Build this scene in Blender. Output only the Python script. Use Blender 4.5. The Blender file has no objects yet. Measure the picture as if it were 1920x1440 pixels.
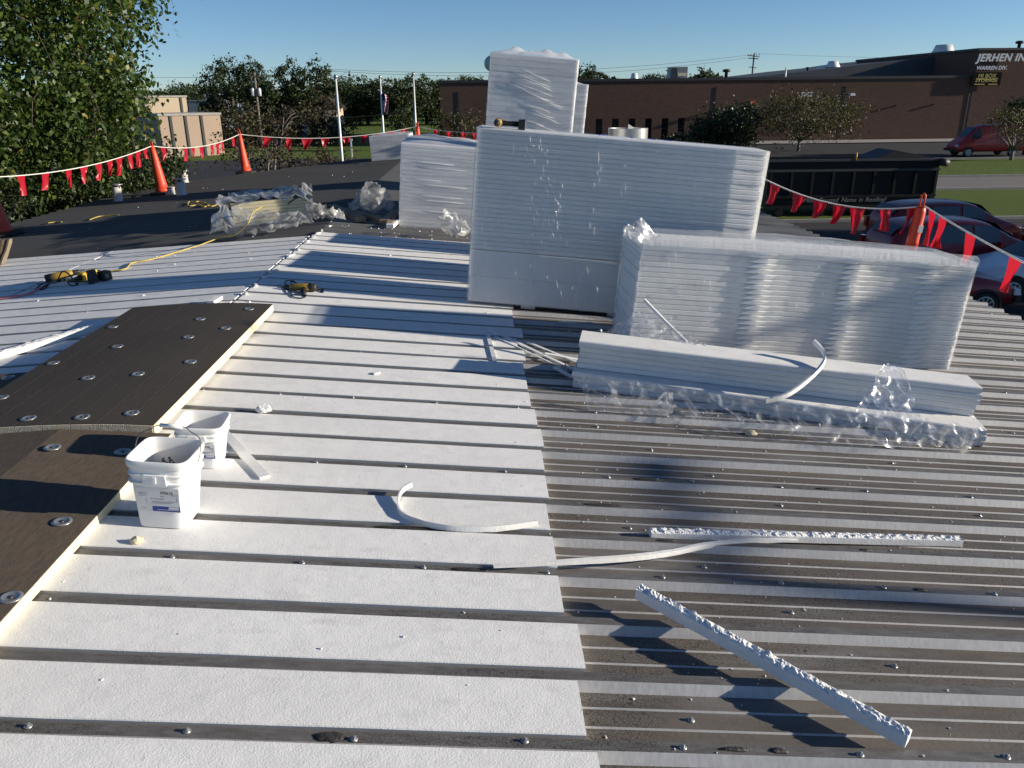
import bpy, bmesh, math, random
import numpy as np
from mathutils import Vector, Matrix, Euler, noise
random.seed(7); RNG = np.random.default_rng(7)
SC = bpy.context.scene
COL = SC.collection
R_ = math.radians

# ---------------------------------------------------------------- camera
FPX = 1500.0                    # focal length in pixels of the 1920 wide photograph
PITCH, YAW, ROLL = 19.82, 2.10, 0.6
CAMX, CAMZ = 2.11, 1.615        # ridge of the roof is x = 0, z = 0; y runs along the ridge
cd = bpy.data.cameras.new('camera')
cam = bpy.data.objects.new('camera', cd); COL.objects.link(cam)
cd.sensor_width = 36.0; cd.lens = 36.0 * FPX / 1920.0
cd.clip_start = 0.05; cd.clip_end = 3000
cam.location = (CAMX, 0, CAMZ)
cam.rotation_mode = 'XYZ'
CM = Matrix.Rotation(R_(-YAW), 4, 'Z') @ Matrix.Rotation(R_(90 - PITCH), 4, 'X') @ Matrix.Rotation(R_(-ROLL), 4, 'Z')
cam.rotation_euler = CM.to_euler()
SC.camera = cam

# ---------------------------------------------------------------- daylight
SUN_EL, SUN_AZ = 14.0, 5.0      # azimuth: degrees from +x towards the camera side (-y)
SDIR = Vector((math.cos(R_(SUN_EL)) * math.cos(R_(SUN_AZ)), -math.cos(R_(SUN_EL)) * math.sin(R_(SUN_AZ)), math.sin(R_(SUN_EL))))
w = bpy.data.worlds.new('World'); SC.world = w; w.use_nodes = True
wn = w.node_tree; bg = wn.nodes['Background']
sk = wn.nodes.new('ShaderNodeTexSky'); sk.sky_type = 'NISHITA'; sk.sun_disc = False
sk.sun_elevation = R_(SUN_EL); sk.sun_rotation = R_(90 + SUN_AZ)
sk.altitude = 200; sk.air_density = 0.70; sk.dust_density = 0.0; sk.ozone_density = 3.8
wn.links.new(sk.outputs[0], bg.inputs[0]); bg.inputs[1].default_value = 0.075
sd = bpy.data.lights.new('sun', 'SUN'); sd.energy = 4.8; sd.angle = R_(0.55); sd.color = (1.0, 0.90, 0.745)
so = bpy.data.objects.new('sun', sd); COL.objects.link(so)
so.rotation_euler = SDIR.to_track_quat('Z', 'Y').to_euler(); so.location = (60, -10, 30)
SC.view_settings.view_transform = 'Standard'; SC.view_settings.look = 'None'
SC.view_settings.gamma = 1.0; SC.view_settings.use_curve_mapping = False
SC.view_settings.exposure = 0.62
SC.cycles.max_bounces = 6; SC.cycles.transparent_max_bounces = 12

# ---------------------------------------------------------------- place things in the photograph's frame
MR, ML = 0.088, 0.060           # fall of the right and left roof slope
AR, AL = math.atan(MR), math.atan(ML)
GZ = -3.5                       # street level
PAN = -0.042                    # metal pan below the foam top
CAMP = Vector((CAMX, 0, CAMZ)); C3 = CM.to_3x3()
def ray(x, y): return C3 @ Vector(((x - 960) / FPX, -(y - 720) / FPX, -1.0))
def pR(x, y, dz=0.0):
    d = ray(x, y); return CAMP + d * ((-MR * CAMX + dz - CAMZ) / (d.z + MR * d.x))
def pL(x, y, dz=0.0):
    d = ray(x, y); return CAMP + d * ((ML * CAMX + dz - CAMZ) / (d.z - ML * d.x))
def pZ(x, y, z=GZ):
    d = ray(x, y); return CAMP + d * ((z - CAMZ) / d.z)
def pY(x, y, Y):
    d = ray(x, y); return CAMP + d * (Y / d.y)
def roofz(x): return -MR * x if x > 0 else ML * x

# ---------------------------------------------------------------- mesh helpers
class MB:
    def __init__(s): s.v = []; s.f = []; s.m = []; s.sm = []
    def add(s, vs, fs, mi=0, sm=False):
        o = len(s.v); s.v += [tuple(p) for p in vs]
        for f in fs: s.f.append(tuple(i + o for i in f)); s.m.append(mi); s.sm.append(sm)
    def box(s, c, d, M=None, mi=0, taper=(1, 1)):
        x, y, z = d[0] / 2, d[1] / 2, d[2] / 2; tx, ty = taper
        vs = [(-x, -y, -z), (x, -y, -z), (x, y, -z), (-x, y, -z), (-x * tx, -y * ty, z), (x * tx, -y * ty, z), (x * tx, y * ty, z), (-x * tx, y * ty, z)]
        c = Vector(c)
        vs = [(M @ Vector(p) if M else Vector(p)) + c for p in vs]
        s.add(vs, [(0, 3, 2, 1), (4, 5, 6, 7), (0, 1, 5, 4), (1, 2, 6, 5), (2, 3, 7, 6), (3, 0, 4, 7)], mi)
    def tube(s, pts, r, n=8, mi=0, cap=True, sm=True):
        pts = [Vector(p) for p in pts]; rs = r if isinstance(r, (list, tuple)) else [r] * len(pts)
        rings = []; prev = None
        for i, p in enumerate(pts):
            t = (pts[min(i + 1, len(pts) - 1)] - pts[max(i - 1, 0)]).normalized()
            if prev is None:
                a = Vector((0, 0, 1)) if abs(t.z) < .9 else Vector((1, 0, 0)); u = t.cross(a).normalized()
            else: u = (prev - t * prev.dot(t)).normalized()
            prev = u; v = t.cross(u)
            rings.append([p + (u * math.cos(2 * math.pi * k / n) + v * math.sin(2 * math.pi * k / n)) * rs[i] for k in range(n)])
        s.loft(rings, mi, cap, sm)
    def loft(s, rings, mi=0, cap=True, sm=True, closed=True):
        n = len(rings[0]); vs = [p for r in rings for p in r]; fs = []
        m = n if closed else n - 1
        for i in range(len(rings) - 1):
            for k in range(m): fs.append((i * n + k, i * n + (k + 1) % n, (i + 1) * n + (k + 1) % n, (i + 1) * n + k))
        o = len(s.v); s.add(vs, fs, mi, sm)
        if cap and closed:
            s.f.append(tuple(o + k for k in range(n - 1, -1, -1))); s.m.append(mi); s.sm.append(False)
            s.f.append(tuple(o + (len(rings) - 1) * n + k for k in range(n))); s.m.append(mi); s.sm.append(False)
    def lathe(s, prof, c=(0, 0, 0), n=20, mi=0, cap=True, sm=True):
        c = Vector(c)
        s.loft([[c + Vector((r * math.cos(2 * math.pi * k / n), r * math.sin(2 * math.pi * k / n), z)) for k in range(n)] for r, z in prof], mi, cap, sm)
    def prism(s, poly, d, mi=0):
        """poly: list of 3-d points, d: extrusion vector"""
        n = len(poly); d = Vector(d); a = [Vector(p) for p in poly]; b = [p + d for p in a]
        s.add(a + b, [tuple(range(n - 1, -1, -1)), tuple(range(n, 2 * n))] + [(k, (k + 1) % n, n + (k + 1) % n, n + k) for k in range(n)], mi)
    def mesh(s, name, mats):
        me = bpy.data.meshes.new(name); me.from_pydata(s.v, [], s.f)
        for m in (mats if isinstance(mats, (list, tuple)) else [mats]): me.materials.append(m)
        if any(s.m): me.polygons.foreach_set('material_index', s.m)
        if any(s.sm): me.polygons.foreach_set('use_smooth', s.sm)
        me.update(); return me
    def build(s, name, mats, parent=None):
        bm = None
        me = s.mesh(name, mats)
        return link(name, me, parent)
def link(name, me, parent=None, loc=None, rot=None):
    o = bpy.data.objects.new(name, me); COL.objects.link(o)
    if parent: o.parent = parent
    if loc is not None: o.location = loc
    if rot is not None: o.rotation_euler = rot
    return o
def tag(o, label=None, cat=None, group=None, kind=None):
    if label: o['label'] = label
    if cat: o['category'] = cat
    if group: o['group'] = group
    if kind: o['kind'] = kind
    return o
def thing(name, label, cat, loc=(0, 0, 0), rot=(0, 0, 0), group=None):
    o = bpy.data.objects.new(name, None); COL.objects.link(o); o.empty_display_size = .1
    o.location = loc; o.rotation_euler = rot
    return tag(o, label, cat, group)
def recalc(me):
    bm = bmesh.new(); bm.from_mesh(me); bmesh.ops.recalc_face_normals(bm, faces=bm.faces); bm.to_mesh(me); bm.free(); return me
def slope_rot(x, rz=0.0):
    return (Matrix.Rotation(AR if x > 0 else -AL, 4, 'Y') @ Matrix.Rotation(rz, 4, 'Z')).to_euler()
def quads(C, A, B, mats, name, parent=None, midx=None, sm=False):
    """cloud of diamond leaves: centres C, half axes A and B (n x 3 arrays)"""
    n = len(C); V = np.empty((n, 4, 3)); V[:, 0] = C - A; V[:, 1] = C + B - A * .15; V[:, 2] = C + A; V[:, 3] = C - B - A * .15
    me = bpy.data.meshes.new(name); me.vertices.add(4 * n); me.vertices.foreach_set('co', V.ravel())
    me.loops.add(4 * n); me.loops.foreach_set('vertex_index', np.arange(4 * n)); me.polygons.add(n)
    me.polygons.foreach_set('loop_start', np.arange(0, 4 * n, 4))
    for m in mats: me.materials.append(m)
    if midx is not None: me.polygons.foreach_set('material_index', midx.astype(np.int32))
    me.update(calc_edges=True); me.validate()
    return link(name, me, parent)
def text(name, s, size, M, mat, parent=None, bold=0.0, shear=0.0, space=1.0, align='LEFT', depth=0.0):
    cu = bpy.data.curves.new(name, 'FONT'); cu.body = s; cu.size = size; cu.offset = bold; cu.shear = shear; cu.space_character = space
    cu.align_x = align; cu.extrude = depth; cu.resolution_u = 3
    to = bpy.data.objects.new(name, cu); COL.objects.link(to)
    dg = bpy.context.evaluated_depsgraph_get(); me = bpy.data.meshes.new_from_object(to.evaluated_get(dg))
    bpy.data.objects.remove(to); bpy.data.curves.remove(cu)
    me.transform(M); me.materials.clear(); me.materials.append(mat)
    return link(name, me, parent)
NUM = ['first', 'second', 'third', 'fourth', 'fifth', 'sixth', 'seventh', 'eighth', 'ninth', 'tenth', 'eleventh', 'twelfth', 'thirteenth', 'fourteenth', 'fifteenth', 'sixteenth', 'seventeenth', 'eighteenth', 'nineteenth', 'twentieth',
       'twenty-first', 'twenty-second', 'twenty-third', 'twenty-fourth', 'twenty-fifth', 'twenty-sixth', 'twenty-seventh', 'twenty-eighth', 'twenty-ninth', 'thirtieth', 'thirty-first', 'thirty-second', 'thirty-third', 'thirty-fourth', 'thirty-fifth', 'thirty-sixth']

# ---------------------------------------------------------------- materials
def mat(name, col, rough=0.7, metal=0.0, spec=0.5, var=None, bump=None, coat=0.0):
    """var: (scale, second colour, contrast, stretch xyz)   bump: list of (scale, strength, distance, stretch)"""
    m = bpy.data.materials.new(name); m.use_nodes = True; nt = m.node_tree; b = nt.nodes['Principled BSDF']
    b.inputs['Base Color'].default_value = (*col, 1); b.inputs['Roughness'].default_value = rough
    b.inputs['Metallic'].default_value = metal; b.inputs['Specular IOR Level'].default_value = spec
    if coat: b.inputs['Coat Weight'].default_value = coat; b.inputs['Coat Roughness'].default_value = .05
    tc = nt.nodes.new('ShaderNodeNewGeometry')
    def coords(stretch):
        mp = nt.nodes.new('ShaderNodeMapping'); mp.inputs['Scale'].default_value = stretch
        nt.links.new(tc.outputs['Position'], mp.inputs[0]); return mp.outputs[0]
    src = None
    for sc_, c2, con, st, *ctr in (var or []):
        ce = ctr[0] if ctr else .5
        n = nt.nodes.new('ShaderNodeTexNoise'); n.inputs['Scale'].default_value = sc_; n.inputs['Detail'].default_value = 6; n.inputs['Roughness'].default_value = .62
        nt.links.new(coords(st), n.inputs['Vector'])
        rp = nt.nodes.new('ShaderNodeMapRange'); rp.inputs[1].default_value = ce - .5 / con; rp.inputs[2].default_value = ce + .5 / con
        nt.links.new(n.outputs[0], rp.inputs[0])
        mx = nt.nodes.new('ShaderNodeMix'); mx.data_type = 'RGBA'; mx.inputs[7].default_value = (*c2, 1)
        if src is None: mx.inputs[6].default_value = (*col, 1)
        else: nt.links.new(src, mx.inputs[6])
        nt.links.new(rp.outputs[0], mx.inputs[0]); src = mx.outputs[2]
    if src is not None: nt.links.new(src, b.inputs['Base Color'])
    prev = None
    for sc_, stg, dist, st in (bump or []):
        n = nt.nodes.new('ShaderNodeTexNoise'); n.inputs['Scale'].default_value = sc_; n.inputs['Detail'].default_value = 4
        nt.links.new(coords(st), n.inputs['Vector'])
        bp = nt.nodes.new('ShaderNodeBump'); bp.inputs['Strength'].default_value = stg; bp.inputs['Distance'].default_value = dist
        nt.links.new(n.outputs[0], bp.inputs['Height'])
        if prev: nt.links.new(prev, bp.inputs['Normal'])
        prev = bp.outputs[0]
    if prev: nt.links.new(prev, b.inputs['Normal'])
    m['src'] = 1
    return m
I3 = (1, 1, 1)
def leaf_mat(name, col, trans=.26, rough=.45, tcol=None):
    m = bpy.data.materials.new(name); m.use_nodes = True; nt = m.node_tree; b = nt.nodes['Principled BSDF']; out = nt.nodes['Material Output']
    b.inputs['Base Color'].default_value = (*col, 1); b.inputs['Roughness'].default_value = rough; b.inputs['Specular IOR Level'].default_value = .35
    t = nt.nodes.new('ShaderNodeBsdfTranslucent'); t.inputs[0].default_value = (*tcol, 1) if tcol else (col[0] * 1.5, col[1] * 1.5, col[2] * .6, 1)
    mx = nt.nodes.new('ShaderNodeMixShader'); mx.inputs[0].default_value = trans
    nt.links.new(b.outputs[0], mx.inputs[1]); nt.links.new(t.outputs[0], mx.inputs[2]); nt.links.new(mx.outputs[0], out.inputs[0])
    return m
def film_mat(name, opac=.22, milky=(.85, .87, .9), rough=.12, stretch=(1, 1, 1), scale=14, bstr=.6, dist=.02, streak=.3, gloss=.22, n2s=.6):
    """stretch film: mostly clear, part milky, with a gloss that the creases break up"""
    m = bpy.data.materials.new(name); m.use_nodes = True; nt = m.node_tree; out = nt.nodes['Material Output']; nt.nodes.remove(nt.nodes['Principled BSDF'])
    tc = nt.nodes.new('ShaderNodeNewGeometry'); mp = nt.nodes.new('ShaderNodeMapping'); mp.inputs['Scale'].default_value = stretch
    nt.links.new(tc.outputs['Position'], mp.inputs[0])
    n = nt.nodes.new('ShaderNodeTexNoise'); n.inputs['Scale'].default_value = scale; n.inputs['Detail'].default_value = 5; n.inputs['Roughness'].default_value = .6; nt.links.new(mp.outputs[0], n.inputs['Vector'])
    bp = nt.nodes.new('ShaderNodeBump'); bp.inputs['Strength'].default_value = bstr; bp.inputs['Distance'].default_value = dist; nt.links.new(n.outputs[0], bp.inputs['Height'])
    d = nt.nodes.new('ShaderNodeBsdfDiffuse'); d.inputs[0].default_value = (*milky, 1); nt.links.new(bp.outputs[0], d.inputs['Normal'])
    tl = nt.nodes.new('ShaderNodeBsdfTranslucent'); tl.inputs[0].default_value = (*milky, 1)
    dm = nt.nodes.new('ShaderNodeMixShader'); dm.inputs[0].default_value = .4; nt.links.new(d.outputs[0], dm.inputs[1]); nt.links.new(tl.outputs[0], dm.inputs[2])
    t = nt.nodes.new('ShaderNodeBsdfTransparent'); t.inputs[0].default_value = (.97, .98, .99, 1)
    n2 = nt.nodes.new('ShaderNodeTexNoise'); n2.inputs['Scale'].default_value = scale * n2s; n2.inputs['Detail'].default_value = 3; nt.links.new(mp.outputs[0], n2.inputs['Vector'])
    rp = nt.nodes.new('ShaderNodeMapRange'); rp.inputs[1].default_value = .45; rp.inputs[2].default_value = .7; rp.inputs[3].default_value = opac; rp.inputs[4].default_value = min(1, opac + streak); nt.links.new(n2.outputs[0], rp.inputs[0])
    mx = nt.nodes.new('ShaderNodeMixShader'); nt.links.new(rp.outputs[0], mx.inputs[0]); nt.links.new(t.outputs[0], mx.inputs[1]); nt.links.new(dm.outputs[0], mx.inputs[2])
    g = nt.nodes.new('ShaderNodeBsdfGlossy'); g.inputs['Roughness'].default_value = rough; g.inputs[0].default_value = (1, 1, 1, 1); nt.links.new(bp.outputs[0], g.inputs['Normal'])
    fr = nt.nodes.new('ShaderNodeFresnel'); fr.inputs[0].default_value = 1.5; nt.links.new(bp.outputs[0], fr.inputs['Normal'])
    fm = nt.nodes.new('ShaderNodeMath'); fm.operation = 'MULTIPLY_ADD'; fm.inputs[1].default_value = gloss; fm.inputs[2].default_value = 0.0; nt.links.new(fr.outputs[0], fm.inputs[0]); fm.use_clamp = True
    m2 = nt.nodes.new('ShaderNodeMixShader'); nt.links.new(fm.outputs[0], m2.inputs[0]); nt.links.new(mx.outputs[0], m2.inputs[1]); nt.links.new(g.outputs[0], m2.inputs[2])
    nt.links.new(m2.outputs[0], out.inputs[0]); return m
M = {}
M['eps'] = mat('white_foam', (.85, .85, .835), .85, spec=.2, var=[(2.2, (.78, .78, .77), 2.2, I3), (5, (.60, .59, .57), 4, (1, 2.2, 1), .66), (26, (.52, .51, .49), 5, (2.2, .7, 1), .69), (.9, (.74, .735, .72), 2.5, (1, 3, 1))], bump=[(9, .16, .02, (1, 1.6, 1)), (150, .34, .004, I3), (420, .28, .002, I3)])
M['eps_cut'] = mat('torn_foam', (.84, .84, .83), .9, spec=.15, bump=[(120, .9, .01, I3)])
M['pan'] = mat('weathered_metal_pan', (.122, .113, .103), .6, .1, var=[(1.3, (.185, .175, .165), 2.2, (1, 3, 1)), (14, (.068, .058, .048), 1.7, (.6, 3, 1)), (3.1, (.15, .127, .104), 2.4, (.5, 2, 1)), (5, (.17, .07, .028), 8, (.7, 4, 1), .74), (2.4, (.21, .205, .20), 5, (.35, 2, 1), .64)], bump=[(60, .25, .004, (1, 1, 1))])
M['ribtop'] = mat('dull_metal_rib_top', (.155, .15, .14), .55, .15, var=[(2, (.23, .23, .23), 2, (1, 4, 1)), (18, (.085, .075, .065), 1.8, (.7, 3, 1))], bump=[(70, .25, .003, I3)])
M['flank'] = mat('bare_metal_flank', (.66, .66, .66), .45, .15, var=[(1.5, (.40, .41, .43), 2.2, (1, 4, 1)), (30, (.33, .32, .31), 1.3, (2.5, .4, 1))])
M['trim'] = mat('roof_trim', (.30, .31, .33), .5, .2, var=[(3, (.2, .2, .2), 2, I3)])
M['facer'] = mat('black_board_facer', (.062, .053, .045), .85, spec=.25, var=[(1.6, (.088, .074, .060), 2, I3), (60, (.042, .037, .033), 1.6, I3), (4, (.14, .12, .10), 6, I3, .72)], bump=[(240, .5, .003, I3)])
M['facer2'] = mat('brown_board_facer', (.125, .095, .070), .85, spec=.25, var=[(2.0, (.175, .138, .10), 2, (1, .4, 1)), (55, (.07, .056, .045), 1.6, (1, .3, 1))], bump=[(200, .4, .003, I3)])
M['iso'] = mat('cream_foam_core', (.80, .72, .50), .85, spec=.2, var=[(20, (.72, .63, .42), 1.5, I3)], bump=[(90, .6, .006, I3)])
M['isoedge'] = mat('board_end_core', (.55, .50, .42), .85, spec=.2, bump=[(120, .5, .006, I3)])
M['galv'] = mat('galvanised_steel', (.52, .54, .56), .35, .75, var=[(40, (.40, .42, .44), 2.2, I3), (8, (.46, .45, .42), 1.8, I3)])
M['steel'] = mat('dark_steel', (.12, .12, .125), .4, .8)
M['pail'] = mat('white_pail_plastic', (.84, .84, .83), .38, spec=.45, var=[(5, (.78, .78, .77), 1.8, I3)])
M['paper'] = mat('label_paper', (.74, .74, .74), .6)
M['ink'] = mat('label_ink', (.05, .05, .055), .6)
M['blue'] = mat('label_blue', (.025, .05, .30), .5)
M['cone'] = mat('orange_red_cone', (.72, .075, .028), .45, spec=.4, var=[(5, (.60, .055, .022), 1.6, I3)])
M['rubber'] = mat('black_rubber', (.018, .018, .018), .7)
M['flag'] = leaf_mat('red_vinyl_flag', (.52, .014, .035), .4, .35, (.55, .012, .03))
M['rope'] = mat('white_rope', (.72, .70, .66), .8)
M['yellow'] = mat('yellow_plastic', (.66, .38, .02), .42)
M['toolyellow'] = mat('worn_yellow_tool', (.42, .26, .03), .5, var=[(30, (.22, .14, .03), 1.6, I3)])
M['toolblack'] = mat('black_plastic', (.022, .022, .022), .5)
M['yrope'] = mat('yellow_cord', (.50, .38, .09), .6)
M['pinkcord'] = mat('pink_cord', (.75, .25, .25), .55)
M['wood'] = mat('weathered_wood', (.33, .25, .17), .8, var=[(6, (.22, .17, .12), 1.6, (.3, 3, 3))])
M['pvc'] = mat('white_vent_pipe', (.66, .65, .62), .5, var=[(6, (.5, .48, .44), 1.5, I3)])
M['film'] = film_mat('stretch_film', .22, milky=(.92, .93, .95), rough=.22, stretch=(3.0, 3.0, .18), scale=13, bstr=.10, dist=.01, streak=.05, gloss=.22, n2s=.10)
M['film2'] = film_mat('milky_film', .42, milky=(.86, .87, .90), rough=.3, stretch=(.5, .5, 5), scale=7, bstr=.25, dist=.012, streak=.2, gloss=.2)
M['film3'] = film_mat('crumpled_film', .10, rough=.30, stretch=(1, 1, 1), scale=30, bstr=.3, dist=.006, streak=.26, gloss=.20)
M['film4'] = film_mat('cloudy_film', .24, milky=(.86, .87, .88), rough=.35, stretch=(1, 1, 1), scale=9, bstr=.3, dist=.01, streak=.35, gloss=.25)
M['asphalt'] = mat('asphalt', (.042, .043, .047), .9, spec=.2, var=[(.25, (.062, .062, .066), 2, I3), (3, (.03, .03, .032), 1.6, I3)], bump=[(30, .4, .01, I3)])
M['road'] = mat('concrete_road', (.21, .185, .17), .9, spec=.2, var=[(.4, (.27, .245, .225), 2, I3), (6, (.16, .145, .135), 1.6, I3)])
M['grass'] = mat('mown_grass', (.10, .155, .026), .9, spec=.15, var=[(.35, (.14, .19, .035), 2, I3), (5, (.055, .095, .016), 1.5, I3), (30, (.16, .20, .05), 2, I3, .6)], bump=[(14, 1, .12, I3), (50, .8, .04, I3)])
M['concrete'] = mat('kerb_concrete', (.36, .34, .31), .85, var=[(2, (.26, .25, .23), 1.8, I3)])
M['bark'] = mat('tree_bark', (.10, .075, .055), .9, var=[(8, (.06, .045, .035), 1.6, (1, 1, .3))])
M['twig'] = mat('grey_bark', (.16, .135, .115), .9)

def crackle(m, scale, w, dark, lo=.42, hi=.58):
    """old coating: dark hairline cracks in patches"""
    nt = m.node_tree; b = nt.nodes['Principled BSDF']; lk = b.inputs['Base Color'].links[0].from_socket
    g = nt.nodes.new('ShaderNodeNewGeometry'); v = nt.nodes.new('ShaderNodeTexVoronoi'); v.feature = 'DISTANCE_TO_EDGE'; v.inputs['Scale'].default_value = scale; nt.links.new(g.outputs['Position'], v.inputs['Vector'])
    r = nt.nodes.new('ShaderNodeMapRange'); r.inputs[1].default_value = 0; r.inputs[2].default_value = w; r.inputs[3].default_value = 1; r.inputs[4].default_value = 0; nt.links.new(v.outputs['Distance'], r.inputs[0])
    n = nt.nodes.new('ShaderNodeTexNoise'); n.inputs['Scale'].default_value = 1.7; n.inputs['Detail'].default_value = 3; nt.links.new(g.outputs['Position'], n.inputs['Vector'])
    r2 = nt.nodes.new('ShaderNodeMapRange'); r2.inputs[1].default_value = lo; r2.inputs[2].default_value = hi; nt.links.new(n.outputs[0], r2.inputs[0])
    mu = nt.nodes.new('ShaderNodeMath'); mu.operation = 'MULTIPLY'; nt.links.new(r.outputs[0], mu.inputs[0]); nt.links.new(r2.outputs[0], mu.inputs[1])
    mx = nt.nodes.new('ShaderNodeMix'); mx.data_type = 'RGBA'; mx.inputs[7].default_value = (*dark, 1); nt.links.new(mu.outputs[0], mx.inputs[0]); nt.links.new(lk, mx.inputs[6]); nt.links.new(mx.outputs[2], b.inputs['Base Color'])
crackle(M['pan'], 75, .09, (.022, .017, .013)); crackle(M['ribtop'], 85, .08, (.03, .026, .022), .48, .6)

M['darkpan'] = mat('dark_far_pan', (.060, .059, .060), .75, .0, spec=.25, var=[(.8, (.085, .082, .080), 2, I3), (9, (.045, .043, .042), 1.6, (1, 3, 1))], bump=[(60, .25, .004, I3)])  # darker pan colour for the left slope panels past the foam strips
M['darkrib'] = mat('dark_far_rib', (.085, .084, .084), .7, .0, spec=.3, var=[(.9, (.11, .108, .105), 2, I3)])
M['midrib'] = mat('grey_rib', (.17, .17, .17), .6, .1, var=[(2, (.13, .13, .13), 2, I3)])
# ================================================================ ground, roads
def sheet(name, poly, z, m, kind='structure'):
    b = MB(); b.add([(x, y, z) for x, y in poly], [tuple(range(len(poly)))]); o = b.build(name, m); return tag(o, kind=kind)
b = MB(); b.box((0, 600, GZ - .5), (2400, 2400, 1.0)); tag(b.build('ground', M['grass']), kind='structure')
sheet('parking_lot', [(9.5, -30), (70, -30), (70, 33.2), (9.5, 33.2)], GZ + .008, M['asphalt'])
sheet('rear_parking_lot', [(-60, 26), (8, 26), (8, 33.2), (8, 74), (-22, 74), (-60, 70)], GZ + .012, M['asphalt'])
sheet('far_parking_lot', [(-5, 64.5), (120, 64.5), (120, 91.9), (-5, 91.9)], GZ + .012, M['asphalt'])
sheet('street', [(8, 44), (160, 44), (160, 50.6), (8, 50.6)], GZ + .008, M['road'])
def kerb(name, x0, x1, y0, y1, h=.13):
    b = MB(); b.box(((x0 + x1) / 2, (y0 + y1) / 2, GZ + h / 2), (x1 - x0, y1 - y0, h)); tag(b.build(name, M['concrete']), kind='structure')
kerb('kerb', 8, 160, 50.6, 50.78); kerb('kerb', 8, 160, 43.82, 44.0); kerb('kerb', -5, 120, 64.3, 64.48)
kerb('kerb', 9.5, 70, 33.2, 33.38)
sheet('sidewalk', [(24, 86.5), (120, 86.5), (120, 91.9), (24, 91.9)], GZ + .10, M['concrete'])
b = MB(); b.box((38.2, 51.6, GZ + .012), (1.3, .5, .02)); tag(b.build('storm_drain_cover', M['steel']), 'dark storm drain cover set in the grass beside the street', 'drain cover')

# ================================================================ brick factory
def brickmat():
    m = bpy.data.materials.new('brown_brick'); m.use_nodes = True; nt = m.node_tree; bs = nt.nodes['Principled BSDF']; bs.inputs['Roughness'].default_value = .9; bs.inputs['Specular IOR Level'].default_value = .15
    tc = nt.nodes.new('ShaderNodeTexCoord'); mp = nt.nodes.new('ShaderNodeMapping'); mp.inputs['Rotation'].default_value = (R_(90), 0, 0)
    nt.links.new(tc.outputs['Object'], mp.inputs[0])
    br = nt.nodes.new('ShaderNodeTexBrick'); br.inputs['Color1'].default_value = (.135, .072, .052, 1); br.inputs['Color2'].default_value = (.098, .056, .042, 1); br.inputs['Mortar'].default_value = (.115, .092, .078, 1)
    br.inputs['Scale'].default_value = 1; br.inputs['Brick Width'].default_value = .42; br.inputs['Row Height'].default_value = .15; br.inputs['Mortar Size'].default_value = .012; br.inputs['Bias'].default_value = -.2
    nt.links.new(mp.outputs[0], br.inputs[0])
    n = nt.nodes.new('ShaderNodeTexNoise'); n.inputs['Scale'].default_value = .12; n.inputs['Detail'].default_value = 5; nt.links.new(tc.outputs['Object'], n.inputs['Vector'])
    rp = nt.nodes.new('ShaderNodeMapRange'); rp.inputs[1].default_value = .35; rp.inputs[2].default_value = .7; rp.inputs[3].default_value = .0; rp.inputs[4].default_value = .45; nt.links.new(n.outputs[0], rp.inputs[0])
    mx = nt.nodes.new('ShaderNodeMix'); mx.data_type = 'RGBA'; mx.inputs[7].default_value = (.092, .068, .050, 1); nt.links.new(rp.outputs[0], mx.inputs[0]); nt.links.new(br.outputs[0], mx.inputs[6]); nt.links.new(mx.outputs[2], bs.inputs['Base Color'])
    return m
M['brick'] = brickmat()
M['darkmetal'] = mat('dark_roof_metal', (.06, .065, .075), .6, .2, var=[(.3, (.085, .09, .10), 2, I3)])
M['coping'] = mat('dark_coping', (.03, .03, .032), .6)
M['glass'] = mat('dark_window_glass', (.012, .014, .018), .06, spec=.6)
M['vent'] = mat('white_vent_paint', (.70, .70, .69), .45, .1)
M['signwhite'] = mat('white_sign_letters', (.80, .80, .80), .5)
M['signblack'] = mat('black_sign_board', (.008, .008, .009), .9, spec=.1)
M['signyellow'] = mat('yellow_sign_letters', (.55, .46, .12), .5)
M['orange'] = mat('orange_red_paint', (.5, .09, .04), .5)
WY = 92.0
def wx(px, y=200): return pY(px, y, WY).x
def wz(px, py): return pY(px, py, WY).z
fac = thing('brick_factory', 'long brown brick factory with dark coping and a row of narrow windows', 'building', ((wx(826) + 130) / 2, WY, GZ))
FO = Vector(fac.location)
XL, XT = wx(826), wx(1818)
ZT = wz(1450, 149)
wins = [wx(px, 240) for px in (1123, 1153.5, 1184.5, 1215.5, 1246.5, 1277)]
wz0, wz1 = GZ + .4, wz(1200, 222); ww = .74
def fpart(name, m, fn):
    b = MB(); fn(b); o = b.build(name, m, fac); o.data.transform(Matrix.Translation(-FO)); return o
def wallf(b):
    xs = [XL] + [v for c in wins for v in (c - ww / 2, c + ww / 2)] + [XT]
    for i in range(0, len(xs) - 1):
        a, c = xs[i], xs[i + 1]
        if i % 2 == 1:
            b.box(((a + c) / 2, WY + .3, (wz1 + ZT) / 2), (c - a, .6, ZT - wz1)); b.box(((a + c) / 2, WY + .3, (GZ + wz0) / 2), (c - a, .6, wz0 - GZ))
        else: b.box(((a + c) / 2, WY + .3, (GZ + ZT) / 2), (c - a, .6, ZT - GZ))
    b.box((XL + .3, WY + 15.6, (GZ + ZT) / 2), (.6, 30, ZT - GZ))
fpart('wall', M['brick'], wallf)
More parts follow.
